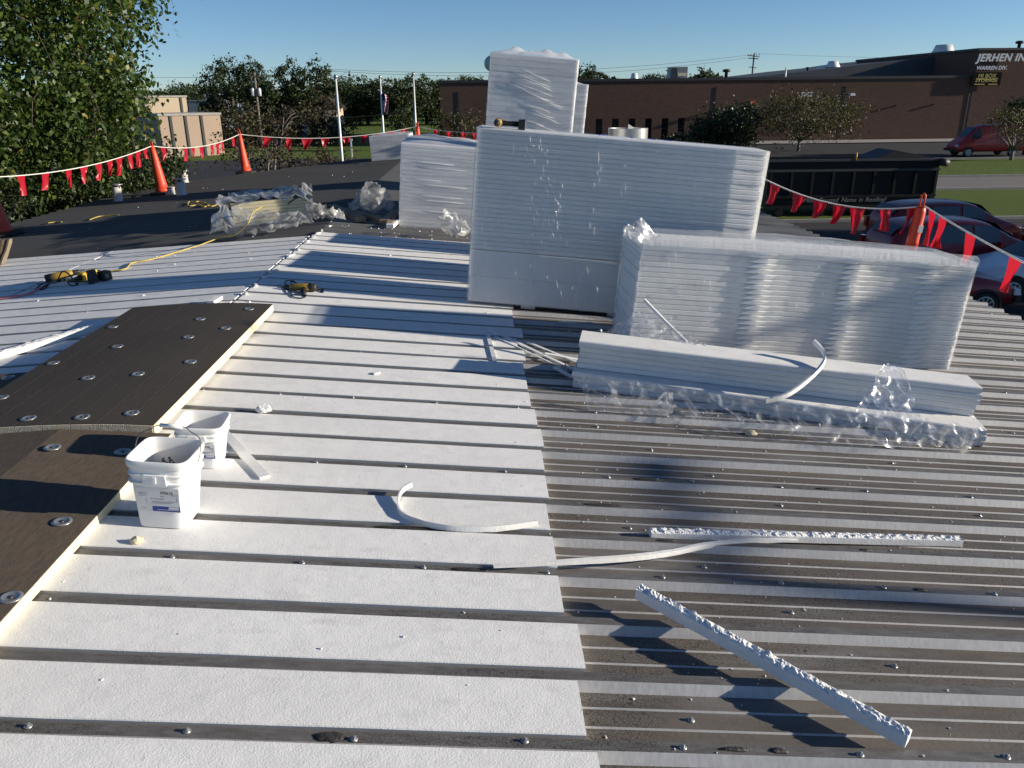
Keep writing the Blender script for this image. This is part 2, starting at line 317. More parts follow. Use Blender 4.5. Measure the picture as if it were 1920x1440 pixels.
for c in wins:
    o = fpart('window', M['coping'], lambda b: [b.box((c + s * (ww / 2 - .03), WY + .28, (wz0 + wz1) / 2), (.06, .1, wz1 - wz0)) for s in (-1, 1)] + [b.box((c, WY + .28, z), (ww - .12, .1, .06)) for z in (wz0 + .03, wz1 - .03, (wz0 + wz1) / 2)])
    g = MB(); g.box(Vector((c, WY + .32, (wz0 + wz1) / 2)) - FO, (ww - .1, .02, wz1 - wz0 - .1)); g.build('pane', M['glass'], o)
fpart('coping', M['coping'], lambda b: b.box(((XL + XT) / 2, WY + .28, ZT + .1), (XT - XL + .2, .8, .28)))
fpart('flat_roof', M['darkmetal'], lambda b: b.box(((XL + XT) / 2, WY + 16, ZT - .25), (XT - XL - .5, 30, .3)))
# taller gabled hall behind the low wall, its roof slope climbing to the right
HY = WY + 9
hp = [(1395, 146), (1480, 137), (1560, 128), (1650, 117), (1740, 108), (1822, 96), (1822, 170), (1395, 170)]
fpart('hall_gable', M['darkmetal'], lambda b: b.prism([pY(x, y, HY) for x, y in hp], (0, 40, 0)))
# tall brick end block carrying the signs
ZB = wz(1860, 94)
fpart('tall_wall', M['brick'], lambda b: b.box(((XT + 130) / 2, WY + 14.97, (GZ + ZB) / 2), (130 - XT, 30, ZB - GZ)))
fpart('tall_coping', M['coping'], lambda b: b.box(((XT + 130) / 2, WY + 14.97, ZB + .1), (130 - XT + .3, 30.2, .24)))
for px, y0, y1 in ((1340, 163, 262), (860, 172, 262), (1581, 160, 268), (1811, 156, 268)):
    x = wx(px, (y0 + y1) / 2); fpart('downspout', M['coping'], lambda b: b.box((x, WY - .02, (GZ + wz(px, y0)) / 2), (.17, .05, wz(px, y0) - GZ)))
for px, py, m in ((1592, 176, 'vent'), (1406, 190, 'orange')):
    p = pY(px, py, WY)
    def lamp(b):
        b.box(p + Vector((0, -.35, 0)), (.28, .7, .12)); b.box(p + Vector((.05, -.75, -.06)), (.55, .36, .26), taper=(.8, .8))
    fpart('wall_lamp', M[m], lamp)
for px, py in ((1665, 198), (1735, 196)):
    p = pY(px + 15, py, WY); fpart('conduit_bracket', M['coping'], lambda b: b.box(p + Vector((0, -.12, 0)), (.16, .22, .16)))
fpart('dark_wall_strip', M['coping'], lambda b: b.box((wx(1140) - 2.6, WY - .02, GZ + 1.6), (.3, .08, 5.4)))  # narrow dark upright strip on the wall left of the windows
# writing on the walls
def wallM(px, py, off=.06): p = pY(px, py, WY - .2 if px > 1818 else WY); return Matrix.Translation(Vector((p.x, (WY - .2 if px > 1818 else WY) - off, p.z)) - FO) @ Matrix.Rotation(R_(90), 4, 'X')
def px2m(n): return n * 92 / 1500 * 1.02
text('sign_letters', 'JERHEN IN', px2m(17), wallM(1830, 115, .12), M['signwhite'], fac, bold=.03, shear=.2, space=1.08, depth=.05)
text('sign_letters', 'WARREN DIV.', px2m(8.7), wallM(1829, 131, .10), M['signwhite'], fac, bold=.012, shear=.2, space=1.0, depth=.03)
text('house_number', '5053', px2m(10.5), wallM(1500, 181, .10), M['signwhite'], fac, bold=.015, shear=.15, depth=.03)
p0, p1 = pY(1823, 136, WY - .2), pY(1873, 160, WY - .2)
sg = fpart('sign_board', M['signblack'], lambda b: b.box(((p0.x + p1.x) / 2, WY - .3, (p0.z + p1.z) / 2), (p1.x - p0.x, .14, p0.z - p1.z)))
for s, x, y, sz, m in (('MI BOX', 1833, 146, 9.5, 'signyellow'), ('STORAGE', 1828, 154, 9, 'signyellow')):
    p = pY(x, y, WY - .38); text('sign_lettering', s, px2m(sz), Matrix.Translation(p - FO) @ Matrix.Rotation(R_(90), 4, 'X'), M[m], sg, bold=.008, shear=.15)
b = MB()
for x0_, x1_, y_ in ((1827, 1846, 158.0), (1853, 1870, 158.0), (1832, 1866, 148.6)):
    a_, c_ = pY(x0_, y_, WY - .38) - FO, pY(x1_, y_, WY - .38) - FO; b.box((a_ + c_) / 2, ((c_ - a_).x, .012, .09))
b.build('sign_lettering', M['signyellow'], sg)
# rooftop gear: each a thing standing on the roof
def rooft(name, label, cat, px, py, Y, fn, m):
    p = pY(px, py, Y); t = MB(); fn(t); o = t.build(name, m); o.location = p; return tag(o, label, cat)
def cone_vent(r, h): return lambda b: b.lathe([(r * .72, -.8), (r * .72, 0), (r * 1.05, .02), (r * 1.02, h * .2), (r * .8, h * .6), (r * .66, h), (r * .3, h + .03)], n=18)
rooft('roof_ventilator', 'large silver conical ventilator on the dark sloping hall roof', 'ventilator', 1767, 106, HY + 5, cone_vent(1.45, 1.35), M['vent'])
rooft('roof_ventilator', 'middle-sized white conical ventilator halfway up the dark hall roof', 'ventilator', 1561, 127, HY + 4, cone_vent(.85, .75), M['vent'])
rooft('roof_ventilator', 'small low white ventilator beside the middle-sized one on the hall roof', 'ventilator', 1540, 130, HY + 4, cone_vent(.55, .42), M['vent'])
rooft('roof_ventilator', 'grey cone ventilator on the flat roof left of the boxy unit', 'ventilator', 1189, 152, WY + 8, cone_vent(.5, .85), M['vent'])
rooft('roof_ventilator', 'tiny white ventilator on the flat roof near the treetops', 'ventilator', 1127, 154, WY + 8, cone_vent(.38, .4), M['vent'])
def mush(b): b.lathe([(.18, -.5), (.18, .75), (.42, .8), (.45, .98), (.3, 1.08), (.05, 1.1)], n=14)
rooft('mushroom_vent', 'mushroom-capped vent pipe on the flat roof left of the utility pole', 'vent', 1361, 149, WY + 3, mush, M['coping'])
rooft('mushroom_vent', 'small mushroom vent on the tall brick block above the sign', 'vent', 1909, 96, WY + 3, mush, M['coping'])
rooft('vent_pipe', 'thin upright vent pipe on the flat brick roof edge', 'pipe', 1472, 149, WY + 2, lambda b: b.tube([(0, 0, -.5), (0, 0, 1.25)], .09, 8), M['vent'])
rooft('vent_pipe', 'short stub vent on the dark hall roof slope', 'pipe', 1514, 132, HY + 3, lambda b: b.lathe([(.14, -.3), (.14, .25), (.24, .3), (.24, .38)], n=10), M['coping'])
p = pY(1269, 151, WY + 6); t = thing('rooftop_unit', 'boxy grey air handling unit on the flat brick roof', 'air unit', p)
b = MB(); b.box((0, 0, .72), (2.0, 1.6, 1.45)); b.build('housing', M['trim'], t)
for k in range(4): b = MB(); b.box((-.78 + k * .18, -.82, .72), (.07, .06, 1.2)); b.build('louvre', M['coping'], t)
b = MB(); b.box((.35, -.83, .62), (.95, .08, .34)); b.build('panel', M['iso'], t)
b = MB(); b.box((.1, 0, -.12), (2.7, 2.2, .24)); b.build('base', M['trim'], t)

# ================================================================ far buildings on the left
M['tan'] = mat('tan_panel', (.38, .285, .215), .9, var=[(.3, (.33, .25, .19), 2, I3)])
M['cream'] = mat('cream_panel', (.48, .39, .28), .9, var=[(.3, (.43, .35, .25), 2, I3)])
M['bluegrey'] = mat('blue_grey_cladding', (.16, .20, .235), .8)
def block(name, label, pxl, pxr, pyt, Y, depth, m, seams=(), cap='concrete', turn=0):
    a, c = pY(pxl, pyt, Y), pY(pxr, pyt, Y); W = (c.x - a.x) / math.cos(R_(turn)) * (1 - .12 * (turn > 0)); H = a.z - GZ
    t = thing(name, label, 'building', ((a.x + c.x) / 2, Y, GZ), (0, 0, R_(turn)))
    b = MB(); b.box((0, depth / 2, H / 2), (W, depth, H)); b.build('wall', m, t)
    b = MB(); b.box((0, depth / 2, H + .1), (W + .2, depth + .2, .2)); b.build('coping', M[cap], t)
    for u in seams: b = MB(); b.box((-W / 2 + W * u, -.05, H / 2), (.22, .1, H)); b.build('downspout', M['coping'], t)
    return t, W, H
block('storage_building', 'low pinkish tan concrete building with dark vertical seams beyond the lot', 304, 408, 217, 80, 6, M['tan'], (.18, .42, .68), turn=38)
block('office_building', 'taller cream block rising behind the tan building', 275, 345, 183, 98, 6, M['cream'], (.86,), 'concrete', turn=38)
t, W, H = block('warehouse', 'distant blue-grey warehouse with small roof vents', 352, 412, 190, 150, 30, M['bluegrey'], (), 'trim')
for k in range(6): b = MB(); b.lathe([(.2, 0), (.2, .9), (.35, .95), (.35, 1.1)], (-W / 2 + 1.2 + k * W / 6.5, 6, H + .1), n=8); b.build('roof_vent', M['vent'], t)
b = MB(); b.box((W * .36, -.08, H * .45), (W * .27, .1, H * .5)); b.build('loading_wall', M['cream'], t)
for k in range(3): b = MB(); b.box((W * (.27 + .09 * k), -.18, H * .4), (.5, .1, H * .36)); b.build('dock_door', M['coping'], t)

# ================================================================ trees
LG = [leaf_mat('leaf_green', (.046, .082, .016)), leaf_mat('leaf_dark', (.026, .048, .012)), leaf_mat('leaf_light', (.088, .130, .024)), leaf_mat('leaf_yellow', (.20, .17, .03))]
LC = [leaf_mat('needle_green', (.030, .048, .016), .15), leaf_mat('needle_dark', (.018, .030, .011), .15), leaf_mat('needle_olive', (.055, .070, .022), .2)]
LF = [leaf_mat('far_leaf_green', (.026, .045, .014), .25, .6), leaf_mat('far_leaf_dark', (.015, .027, .010), .25, .6), leaf_mat('far_leaf_olive', (.050, .066, .018), .25, .6)]
LB = [leaf_mat('crab_leaf_brown', (.060, .040, .024), .25, .6), leaf_mat('crab_leaf_dark', (.030, .022, .016), .25, .6), leaf_mat('crab_leaf_olive', (.060, .066, .020), .25, .6)]
def unit(n):
    v = RNG.normal(size=(n, 3)); return v / np.linalg.norm(v, axis=1, keepdims=True)
def leaves(C, size, asp=.55, droop=0.0, jit=.35):
    n = len(C); a = unit(n); a[:, 2] -= droop; a /= np.linalg.norm(a, axis=1, keepdims=True)
    b = np.cross(a, unit(n)); b /= np.linalg.norm(b, axis=1, keepdims=True)
    s = size * (1 + RNG.uniform(-jit, jit, (n, 1))) / 2
    return a * s, b * s * asp
def crown(parent, lobes, n_cl, n_leaf, size, mats, w, spread, droop=0.0, shell=.55, asp=.55, name='crown', zmin=-99):
    """lobes: (centre, radii); clumps scattered through the outer part of each lobe, leaves around each clump"""
    P = []
    vol = np.array([r[0] * r[1] * r[2] for c, r in lobes]) ** .67; vol = vol / vol.sum()
    for (c, r), q in zip(lobes, vol):
        k = max(3, int(n_cl * q)); d = unit(k); rad = RNG.uniform(shell, 1.0, (k, 1)) ** .6
        P.append(np.array(c) + d * rad * np.array(r) * (1 + .12 * RNG.normal(size=(k, 1))))
    P = np.concatenate(P); P = P[P[:, 2] > zmin]
    per = max(1, n_leaf // len(P)); sp = spread * RNG.uniform(.5, 1.4, (len(P), 1, 1))
    C = P[:, None, :] + RNG.normal(size=(len(P), per, 3)) * sp * np.array([1, 1, .75])
    C = C.reshape(-1, 3)
    A, B = leaves(C, size, asp, droop); mi = RNG.choice(len(w), len(C), p=np.array(w) / sum(w))
    # whole clumps share a hue now and then
    cl = np.repeat(RNG.random(len(P)) < .35, per); ch = np.repeat(RNG.choice(len(w), len(P), p=np.array(w) / sum(w)), per); mi = np.where(cl, ch, mi)
    return quads(C, A, B, mats, name, parent, mi)
def trunk(parent, H, r, limbs, m, name='trunk', lean=(0, 0), n=8):
    b = MB(); top = Vector((lean[0], lean[1], H)); q = [Vector((0, 0, -.3)), top * .35 + Vector((.05, 0, 0)), top * .7, top]
    b.tube(q, [r * 1.25, r, r * .75, r * .35], n)
    for i in range(limbs):
        f = random.uniform(.3, .95); a = random.uniform(0, 6.28); L = H * random.uniform(.3, .55) * (1.25 - f * .6)
        s = top * f; e = s + Vector((math.cos(a) * L, math.sin(a) * L, L * random.uniform(.25, .8))); mid = (s + e) / 2 + Vector((0, 0, L * .1))
        b.tube([s, mid, e], [r * .45 * (1.2 - f * .6), r * .28, r * .07], 6)
    return b.build(name, m, parent)
def tree(name, label, cat, base, H, W, n_cl, n_leaf, size, mats, wts, lobes=None, spread=None, group=None, tr=.2, bark='bark', droop=.1, low=.25, D=None):
    t = thing(name, label, cat, base, (0, 0, random.uniform(0, .3)), group); D = D or W
    if lobes is None:
        lobes = [((0, 0, H * (.5 + low / 2)), (W / 2, D / 2, H * (1 - low) / 2))]
        for k in range(6):
            a = k * 1.05 + random.random(); z = H * random.uniform(low + .18, .86); rr = W * random.uniform(.2, .3)
            lobes.append(((math.cos(a) * W * .33, math.sin(a) * D * .33, z), (rr, rr, rr * .9)))
    trunk(t, H * .8, tr, 7, M[bark]); crown(t, lobes, n_cl, n_leaf, size, mats, wts, spread or W * .07, droop)
    return t
# --- big broad-leaved tree overhanging the left eave, with drooping twigs
bt = thing('broadleaf_tree', 'tall leafy green tree hanging over the left roof edge', 'tree', (-9.35, 18.8, GZ))
trunk(bt, 8.5, .26, 12, M['bark'], lean=(.6, -.2))
TW = []; TL = []
lob = [((0, 0, 9.0), (4.7, 4.4, 5.6)), ((1.6, -2.0, 7.0), (3.5, 3.0, 3.4)), ((-3, -2.5, 7.0), (4, 3, 4)), ((2.6, .4, 9.5), (3.0, 3.2, 3.0)), ((2.3, -1.0, 5.6), (2.3, 2.3, 2.2)), ((-1.5, -3.2, 5.2), (3.4, 2.4, 2.2))]
vol = np.array([r[0] * r[1] * r[2] for c, r in lob]) ** .67; vol /= vol.sum()
S = np.concatenate([np.array(c) + unit(int(6400 * q)) * (RNG.uniform(.35, 1, (int(6400 * q), 1)) ** .5) * np.array(r) for (c, r), q in zip(lob, vol)])
S = S[(S[:, 2] > 2.0) & (S[:, 2] < 10.5)]
n = len(S); per = 19
dirs = unit(n) * np.array([.8, .8, .35]); ln = RNG.uniform(.5, 1.25, (n, 1))
u = np.linspace(0, 1, per)[None, :, None]
Cc = S[:, None, :] + dirs[:, None, :] * ln[:, :, None] * .55 * u + np.array([0, 0, -1.0]) * ln[:, :, None] * u ** 1.6 + RNG.normal(size=(n, per, 3)) * .075
Cc = Cc.reshape(-1, 3)
A, B_ = leaves(Cc, .118, .62, .7); wv = RNG.choice(4, len(Cc), p=[.46, .30, .215, .025])
quads(Cc, A, B_, LG, 'crown', bt, wv)
b = MB()
for i in range(0, n, 8):
    s = Vector(S[i]); d = Vector(dirs[i]); l = float(ln[i, 0])
    b.tube([s, s + d * l * .25 + Vector((0, 0, -.12 * l)), s + d * l * .5 + Vector((0, 0, -.8 * l))], [.012, .009, .004], 4, sm=False)
tag(b.build('twigs', M['bark'], bt), kind='stuff')
# --- dark evergreens standing against the left eave
def evergreen(name, label, base, H, W, n, seed):
    t = thing(name, label, 'evergreen', base); lob = []
    for k in range(9):
        z = H * (.12 + .095 * k); rr = W / 2 * (1.05 - .085 * k) ; lob.append(((math.sin(k * 2.1 + seed) * W * .13, math.cos(k * 1.7 + seed) * W * .13, z), (rr, rr, H * .11)))
    trunk(t, H * .8, .15, 3, M['bark']); crown(t, lob, n // 26, n, .115, LC, [.45, .33, .22], .16, -.5, .55, .42, 'crown')
    return t
evergreen('juniper', 'dark dense evergreen at the left edge below the leafy tree', (-8.3, 15.4, GZ), 5.0, 4.7, 42000, 1)
evergreen('juniper', 'dark dense evergreen just left of the first pennant cone', (-6.7, 19.7, GZ), 6.0, 3.9, 46000, 4)
# --- crab apples, shrubs beyond the roof end
def px_tree(name, label, cat, px, pyb, Y, pyt, wpx, n_cl, n_leaf, size, mats, wts, **k):
    p = pY(px, pyb, Y); H = pY(px, pyt, Y).z - GZ; W = wpx * Y / 1500 * 1.02
    return tree(name, label, cat, (p.x, Y, GZ), H, W, n_cl, n_leaf, size, mats, wts, **k)
def forked(name, label, px, Y, pyt, wpx, n_leaf, size, mats, wts, low=.4, cl=110):
    p = pY(px, 250, Y); H = pY(px, pyt, Y).z - GZ; W = wpx * Y / 1500; t = thing(name, label, 'tree', (p.x, Y, GZ))
    b = MB(); b.tube([(0, 0, -.2), (0, 0, H * .2)], [.16, .13], 8)
    for k in range(9):
        a = k * .73 + .3; r = W * random.uniform(.22, .42); e = Vector((math.cos(a) * r, math.sin(a) * r, H * random.uniform(.6, .92))); s = Vector((0, 0, H * random.uniform(.16, .22)))
        m_ = s * .5 + e * .5 + Vector((math.cos(a) * r * .15, math.sin(a) * r * .15, -H * .04)); b.tube([s, m_, e], [.085, .055, .015], 6)
        for j in range(5):
            f = random.uniform(.4, .95); q = m_.lerp(e, f) if f > .5 else s.lerp(m_, f + .4); a2 = random.uniform(0, 6.28)
            b.tube([q, q + Vector((math.cos(a2) * W * .12, math.sin(a2) * W * .12, H * .08)), q + Vector((math.cos(a2) * W * .2, math.sin(a2) * W * .2, H * .1))], [.025, .016, .006], 4)
    b.build('trunk', M['twig'], t)
    lob = [((0, 0, H * (low + 1) / 2), (W / 2, W / 2, H * (1 - low) / 2))]
    crown(t, lob, cl, n_leaf, size, mats, wts, W * .06, .1, .35); return t
forked('crab_apple_tree', 'sparse reddish-brown crab apple with forked trunk behind the second cone', 478, 33, 200, 150, 1900, .12, LB, [.4, .35, .25], .45)
px_tree('brown_shrub', 'low reddish-brown shrub beside the white pole at the roof end', 'shrub', 590, 300, 34, 268, 130, 160, 4200, .12, LB, [.45, .4, .15], low=.02, tr=.05)
px_tree('brown_shrub', 'dark bramble thicket in front of the tree line, left of the flagpoles', 'shrub', 455, 250, 95, 208, 110, 140, 4200, .34, LB, [.3, .5, .2], low=.02, tr=.1)
px_tree('brown_shrub', 'dark bramble thicket in front of the tree line, beside the bare flagpole', 'shrub', 585, 250, 96, 208, 130, 140, 4200, .34, LB, [.3, .5, .2], low=.02, tr=.1)
px_tree('flowering_shrub', 'olive shrub with pale specks against the brick wall left of the tall stack', 'shrub', 872, 250, 62, 206, 92, 130, 3600, .20, LB, [.15, .3, .55], low=.02, tr=.08)
px_tree('young_tree', 'slim dull green young tree beside the rightmost flagpole', 'tree', 755, 250, 85, 200, 48, 60, 1500, .26, LF, [.3, .3, .4], low=.2, tr=.08)
px_tree('round_bush', 'big round dark green bush in front of the brick wall', 'bush', 1352, 285, 78, 204, 112, 260, 9000, .28, LC, [.4, .45, .15], low=.02, tr=.12)
px_tree('round_bush', 'low dark hedge bush under the narrow factory windows', 'bush', 1262, 285, 82, 256, 40, 60, 1800, .24, LC, [.35, .5, .15], low=.0, tr=.1, D=3)
forked('crab_apple_tree', 'spreading sparse olive-leaved tree in front of the house number', 1500, 76, 172, 205, 7000, .22, LB, [.25, .2, .55], .22, 240)
forked('crab_apple_tree', 'sparse speckled tree over the red van roof', 1905, 63, 200, 120, 1900, .16, LB, [.2, .25, .55], .42, 90)
px_tree('round_bush', 'dark green tree cut by the right edge beyond the red van', 'tree', 1925, 260, 68, 176, 90, 200, 6500, .24, LC, [.4, .45, .15], low=.2, tr=.12)
# tree line
tl = [(440, 112, 128, 105, 'broad dark tree with uneven top right of the tan building'), (512, 158, 120, 80, 'dark tree just right of the transformer pole'), (588, 112, 122, 95, 'broad dark tree left of the bare flagpole'),
      (330, 168, 200, 90, 'low far tree behind the cream block'), (385, 163, 190, 100, 'round far tree behind the blue-grey warehouse'), (650, 162, 160, 80, 'dark tree behind the bare flagpole'), (690, 150, 168, 100, 'dark tree between the bare flagpole and the flag'),
      (745, 148, 160, 95, 'dark tree behind the flag'), (800, 147, 165, 90, 'dark tree right of the third flagpole'), (850, 148, 190, 80, 'tree showing above the brick wall left of the tall stack'), (895, 144, 195, 80, 'tree above the brick wall beside the tall stack'),
      (1100, 124, 160, 64, 'round tree above the brick roof right of the tall stack'), (1135, 140, 165, 60, 'low tree above the brick roof beside the round one'), (1230, 139, 170, 90, 'wide treetop behind the boxy roof unit'),
      (1310, 131, 150, 60, 'pale green treetop right of the boxy roof unit'), (1338, 140, 170, 50, 'low treetop left of the mushroom vent')]
for px, pyt, Y, wpx, lab in tl:
    far = Y > 145
    px_tree('broadleaf_tree', lab, 'tree', px, 230, Y, pyt, wpx, 260, 11000 if not far else 7000, .36 if not far else .46, LF, [.42, .33, .25], low=.08, tr=.3, spread=wpx * Y / 1500 * .045)
b = MB(); C = np.stack([RNG.uniform(-110, 60, 26000), RNG.uniform(215, 240, 26000), np.zeros(26000)], 1)
hh = np.array([5.0 + 2.6 * noise.noise(Vector((x * .05, 3.1, 0))) + 1.6 * noise.noise(Vector((x * .21, 1.1, 0))) for x in C[:, 0]]); C[:, 2] = GZ + RNG.random(26000) ** .6 * (hh + (C[:, 0] < -25) * 2)
A, B_ = leaves(C, .75, .7); o = quads(C, A, B_, LF, 'distant_woods', None, RNG.choice(3, 26000, p=[.4, .4, .2])); tag(o, 'dark distant woods along the horizon', 'woods', kind='stuff')
# white clapboard house glimpsed in the trees
t, W, H = block('pale_house', 'small pale house glimpsed between the trees left of the flagpole', 608, 630, 203, 118, 6, M['cream'])
b = MB(); b.prism([(-W / 2 - .3, -.3, H), (W / 2 + .3, -.3, H), (0, -.3, H + 1.3)], (0, 6.6, 0)); b.build('roof', M['coping'], t)
# ================================================================ poles, wires, water tower
def flagpole(label, pxt, pyt, pxb, pyb, Y, r):
    p = pY((pxt + pxb) / 2 + 4, pyb, Y); top = pY(pxt, pyt, Y); t = thing('flagpole', label, 'flagpole', (p.x, Y, GZ), group='white flagpoles beyond the roof end')
    H = top.z - GZ; b = MB(); b.tube([(0, 0, 0), (0, 0, H * .5), (0, 0, H)], [r, r * .9, r * .6], 10); b.build('pole', M['vent'], t)
    b = MB(); b.lathe([(.01, -.09), (.07, -.06), (.095, 0), (.07, .06), (.01, .09)], (0, 0, H + .08), n=12); b.build('ball', M['galv'], t)
    b = MB(); b.lathe([(r * 2.4, 0), (r * 2.4, .1), (r * 1.1, .25)], n=12); b.build('base_collar', M['galv'], t); return t, H
flagpole('leftmost white flagpole, bare, standing nearest the roof end', 630, 148, 645, 300, 33, .062)
t, H = flagpole('middle white flagpole with the limp striped flag', 711, 147, 720, 258, 47, .066)
fl = pY(714, 172, 47).z - GZ; fb = pY(716, 208, 47).z - GZ
M['flagred'] = mat('flag_red', (.42, .03, .04), .8); M['flagwhite'] = mat('flag_white', (.7, .68, .65), .8); M['flagblue'] = mat('flag_blue', (.03, .04, .16), .8)
fg = thing('flag', 'limp striped flag hanging on the middle flagpole', 'flag', t.location + Vector((0, 0, 0)))
b = MB(); nu, nv = 9, 14
def fp(i, j): u, v = i / nu, j / nv; return (.08 + u * .32 * (.55 + .45 * math.sin(v * 2.6 + .4)), .12 * math.sin(u * 9 + v * 2.5), fl - (fl - fb) * v - u * .22)
vs = [fp(i, j) for j in range(nv + 1) for i in range(nu + 1)]
for j in range(nv):
    for i in range(nu):
        a = j * (nu + 1) + i; mi = 2 if (i < 5 and j < 6) else (i + j) % 2
        b.f.append((a, a + 1, a + nu + 2, a + nu + 1)); b.m.append(mi); b.sm.append(True)
b.v = vs; b.build('cloth', [M['flagred'], M['flagwhite'], M['flagblue']], fg)
flagpole('rightmost white flagpole, bare, above the far pennant cone', 773, 142, 779, 245, 44, .062)
# transformer pole on the left
p = pY(488, 240, 88); t = thing('utility_pole', 'grey wooden utility pole with two transformer cans before the dark trees', 'utility pole', (p.x, 88, GZ))
H = pY(478, 136, 88).z - GZ
b = MB(); b.tube([(0, 0, 0), (0, 0, H)], [.15, .10], 8); b.build('pole', M['twig'], t)
for s in (-1, 1): b = MB(); b.lathe([(.05, -.35), (.17, -.33), (.17, .32), (.12, .40), (.05, .44)], (s * .34, -.05, H - 1.9), n=12); b.build('transformer', M['vent'], t)
b = MB(); b.box((0, -.12, H - .35), (1.0, .1, .1)); b.build('crossarm', M['twig'], t)
PL = Vector((p.x, 88, GZ + H))
# distant pole with several arms
p = pY(1409, 150, 170); H = pY(1411, 100, 170).z - GZ; t = thing('utility_pole', 'thin dark utility pole with crossed arms above the brick roof', 'utility pole', (p.x, 170, GZ))
b = MB(); b.tube([(0, 0, 0), (.1, 0, H)], [.24, .15], 8); b.build('pole', M['coping'], t)
for dz, wd, rz in ((-.5, 2.6, .2), (-.95, 2.0, -.25), (-2.6, 1.7, .3)):
    b = MB(); b.box((0, 0, H + dz), (wd, .14, .16), Matrix.Rotation(rz, 3, 'Z') @ Matrix.Rotation(R_(6), 3, 'Y')); b.build('crossarm', M['coping'], t)
for k in range(5): b = MB(); b.lathe([(.04, 0), (.09, .1), (.06, .3)], (-1.1 + k * .55, 0, H - .42), n=8); b.build('insulator', M['coping'], t)
PRr = Vector((p.x, 170, GZ + H))
def wire(label, A, Bp, sag, r=.018, n=24):
    b = MB(); A, Bp = Vector(A), Vector(Bp); b.tube([A.lerp(Bp, i / n) + Vector((0, 0, -sag * 4 * (i / n) * (1 - i / n))) for i in range(n + 1)], r, 5); tag(b.build('power_line', M['coping']), label, 'power line', 'power lines against the sky')
wire('upper power line running right from the armed pole over the sky', PRr + Vector((0, 0, .0)), pY(2050, 108, 150), .5)
wire('upper power line from the armed pole past the tall stack', PRr + Vector((-1, 0, -.3)), pY(620, 130, 150), 1.6, .028)
wire('lower power line from the armed pole past the tall stack', PRr + Vector((-1, 0, -.8)), pY(620, 133, 150), 1.9, .028)
wire('power line left of the big dark trees', pY(620, 131, 150), pY(240, 144, 120), .5, .024)
wire('slack service cable rising from the tan building to the transformer pole', pY(318, 225, 79), PL + Vector((0, 0, -3.0)), 1.0, .022)
wire('service cable sagging from the transformer pole across the dark trees', PL + Vector((0, 0, -3.0)), pY(830, 184, 91), 1.6, .024)
p = pY(922, 119, 420); t = thing('water_tower', 'pale blue ball of a water tower peeking out behind the tall stack', 'water tower', (p.x, 420, GZ))
b = MB(); r = 3.7; b.lathe([(.2, -r)] + [(r * math.sin(R_(a)), -r * math.cos(R_(a))) for a in range(15, 180, 15)] + [(.2, r)], (0, 0, p.z - GZ), n=24); b.build('tank', mat('pale_blue_tank', (.33, .42, .50), .5), t)
b = MB(); b.tube([(0, 0, 0), (0, 0, p.z - GZ - 3)], [1.6, .8], 12); b.build('stem', M['vent'], t)
# container with yellow drums and white frame sign across the lot
p = pY(538, 262, 104); t = thing('open_trailer', 'white-edged open trailer with two yellow drums beyond the lot', 'trailer', (p.x, 104, GZ))
b = MB(); b.box((-.4, .8, 1.95), (5.2, 2.2, .18)); b.build('roof', M['trim'], t); b = MB(); b.box((2.1, .8, 1.0), (.3, 2.2, 1.9)); b.build('end_post', M['vent'], t)
b = MB(); b.box((-2.6, .8, .9), (.6, 2.0, 1.6)); b.build('end_wall', M['trim'], t); b = MB(); b.box((-.3, 1.8, 1.0), (4.6, .1, 1.7)); b.build('back_wall', M['coping'], t)
for k in range(2): b = MB(); b.lathe([(.34, .35), (.38, .4), (.38, 1.35), (.34, 1.4)], (.35 + k * 1.05, .3, 0), n=14); b.build('drum', M['yellow'], t)
b = MB(); b.box((-.3, .8, .25), (4.9, 2.1, .14)); b.build('deck', M['wood'], t)
p = pY(648, 258, 72); t = thing('frame_sign', 'white frame sign standing in the grass left of the flag', 'sign', (p.x, 72, GZ))
for x, h in ((.42, 1.75), (-.42, 1.75)): b = MB(); b.box((x, 0, h / 2), (.12, .12, h)); b.build('post', M['vent'], t)
b = MB(); b.box((0, 0, 1.7), (1.1, .14, .16)); b.build('top_rail', M['vent'], t)
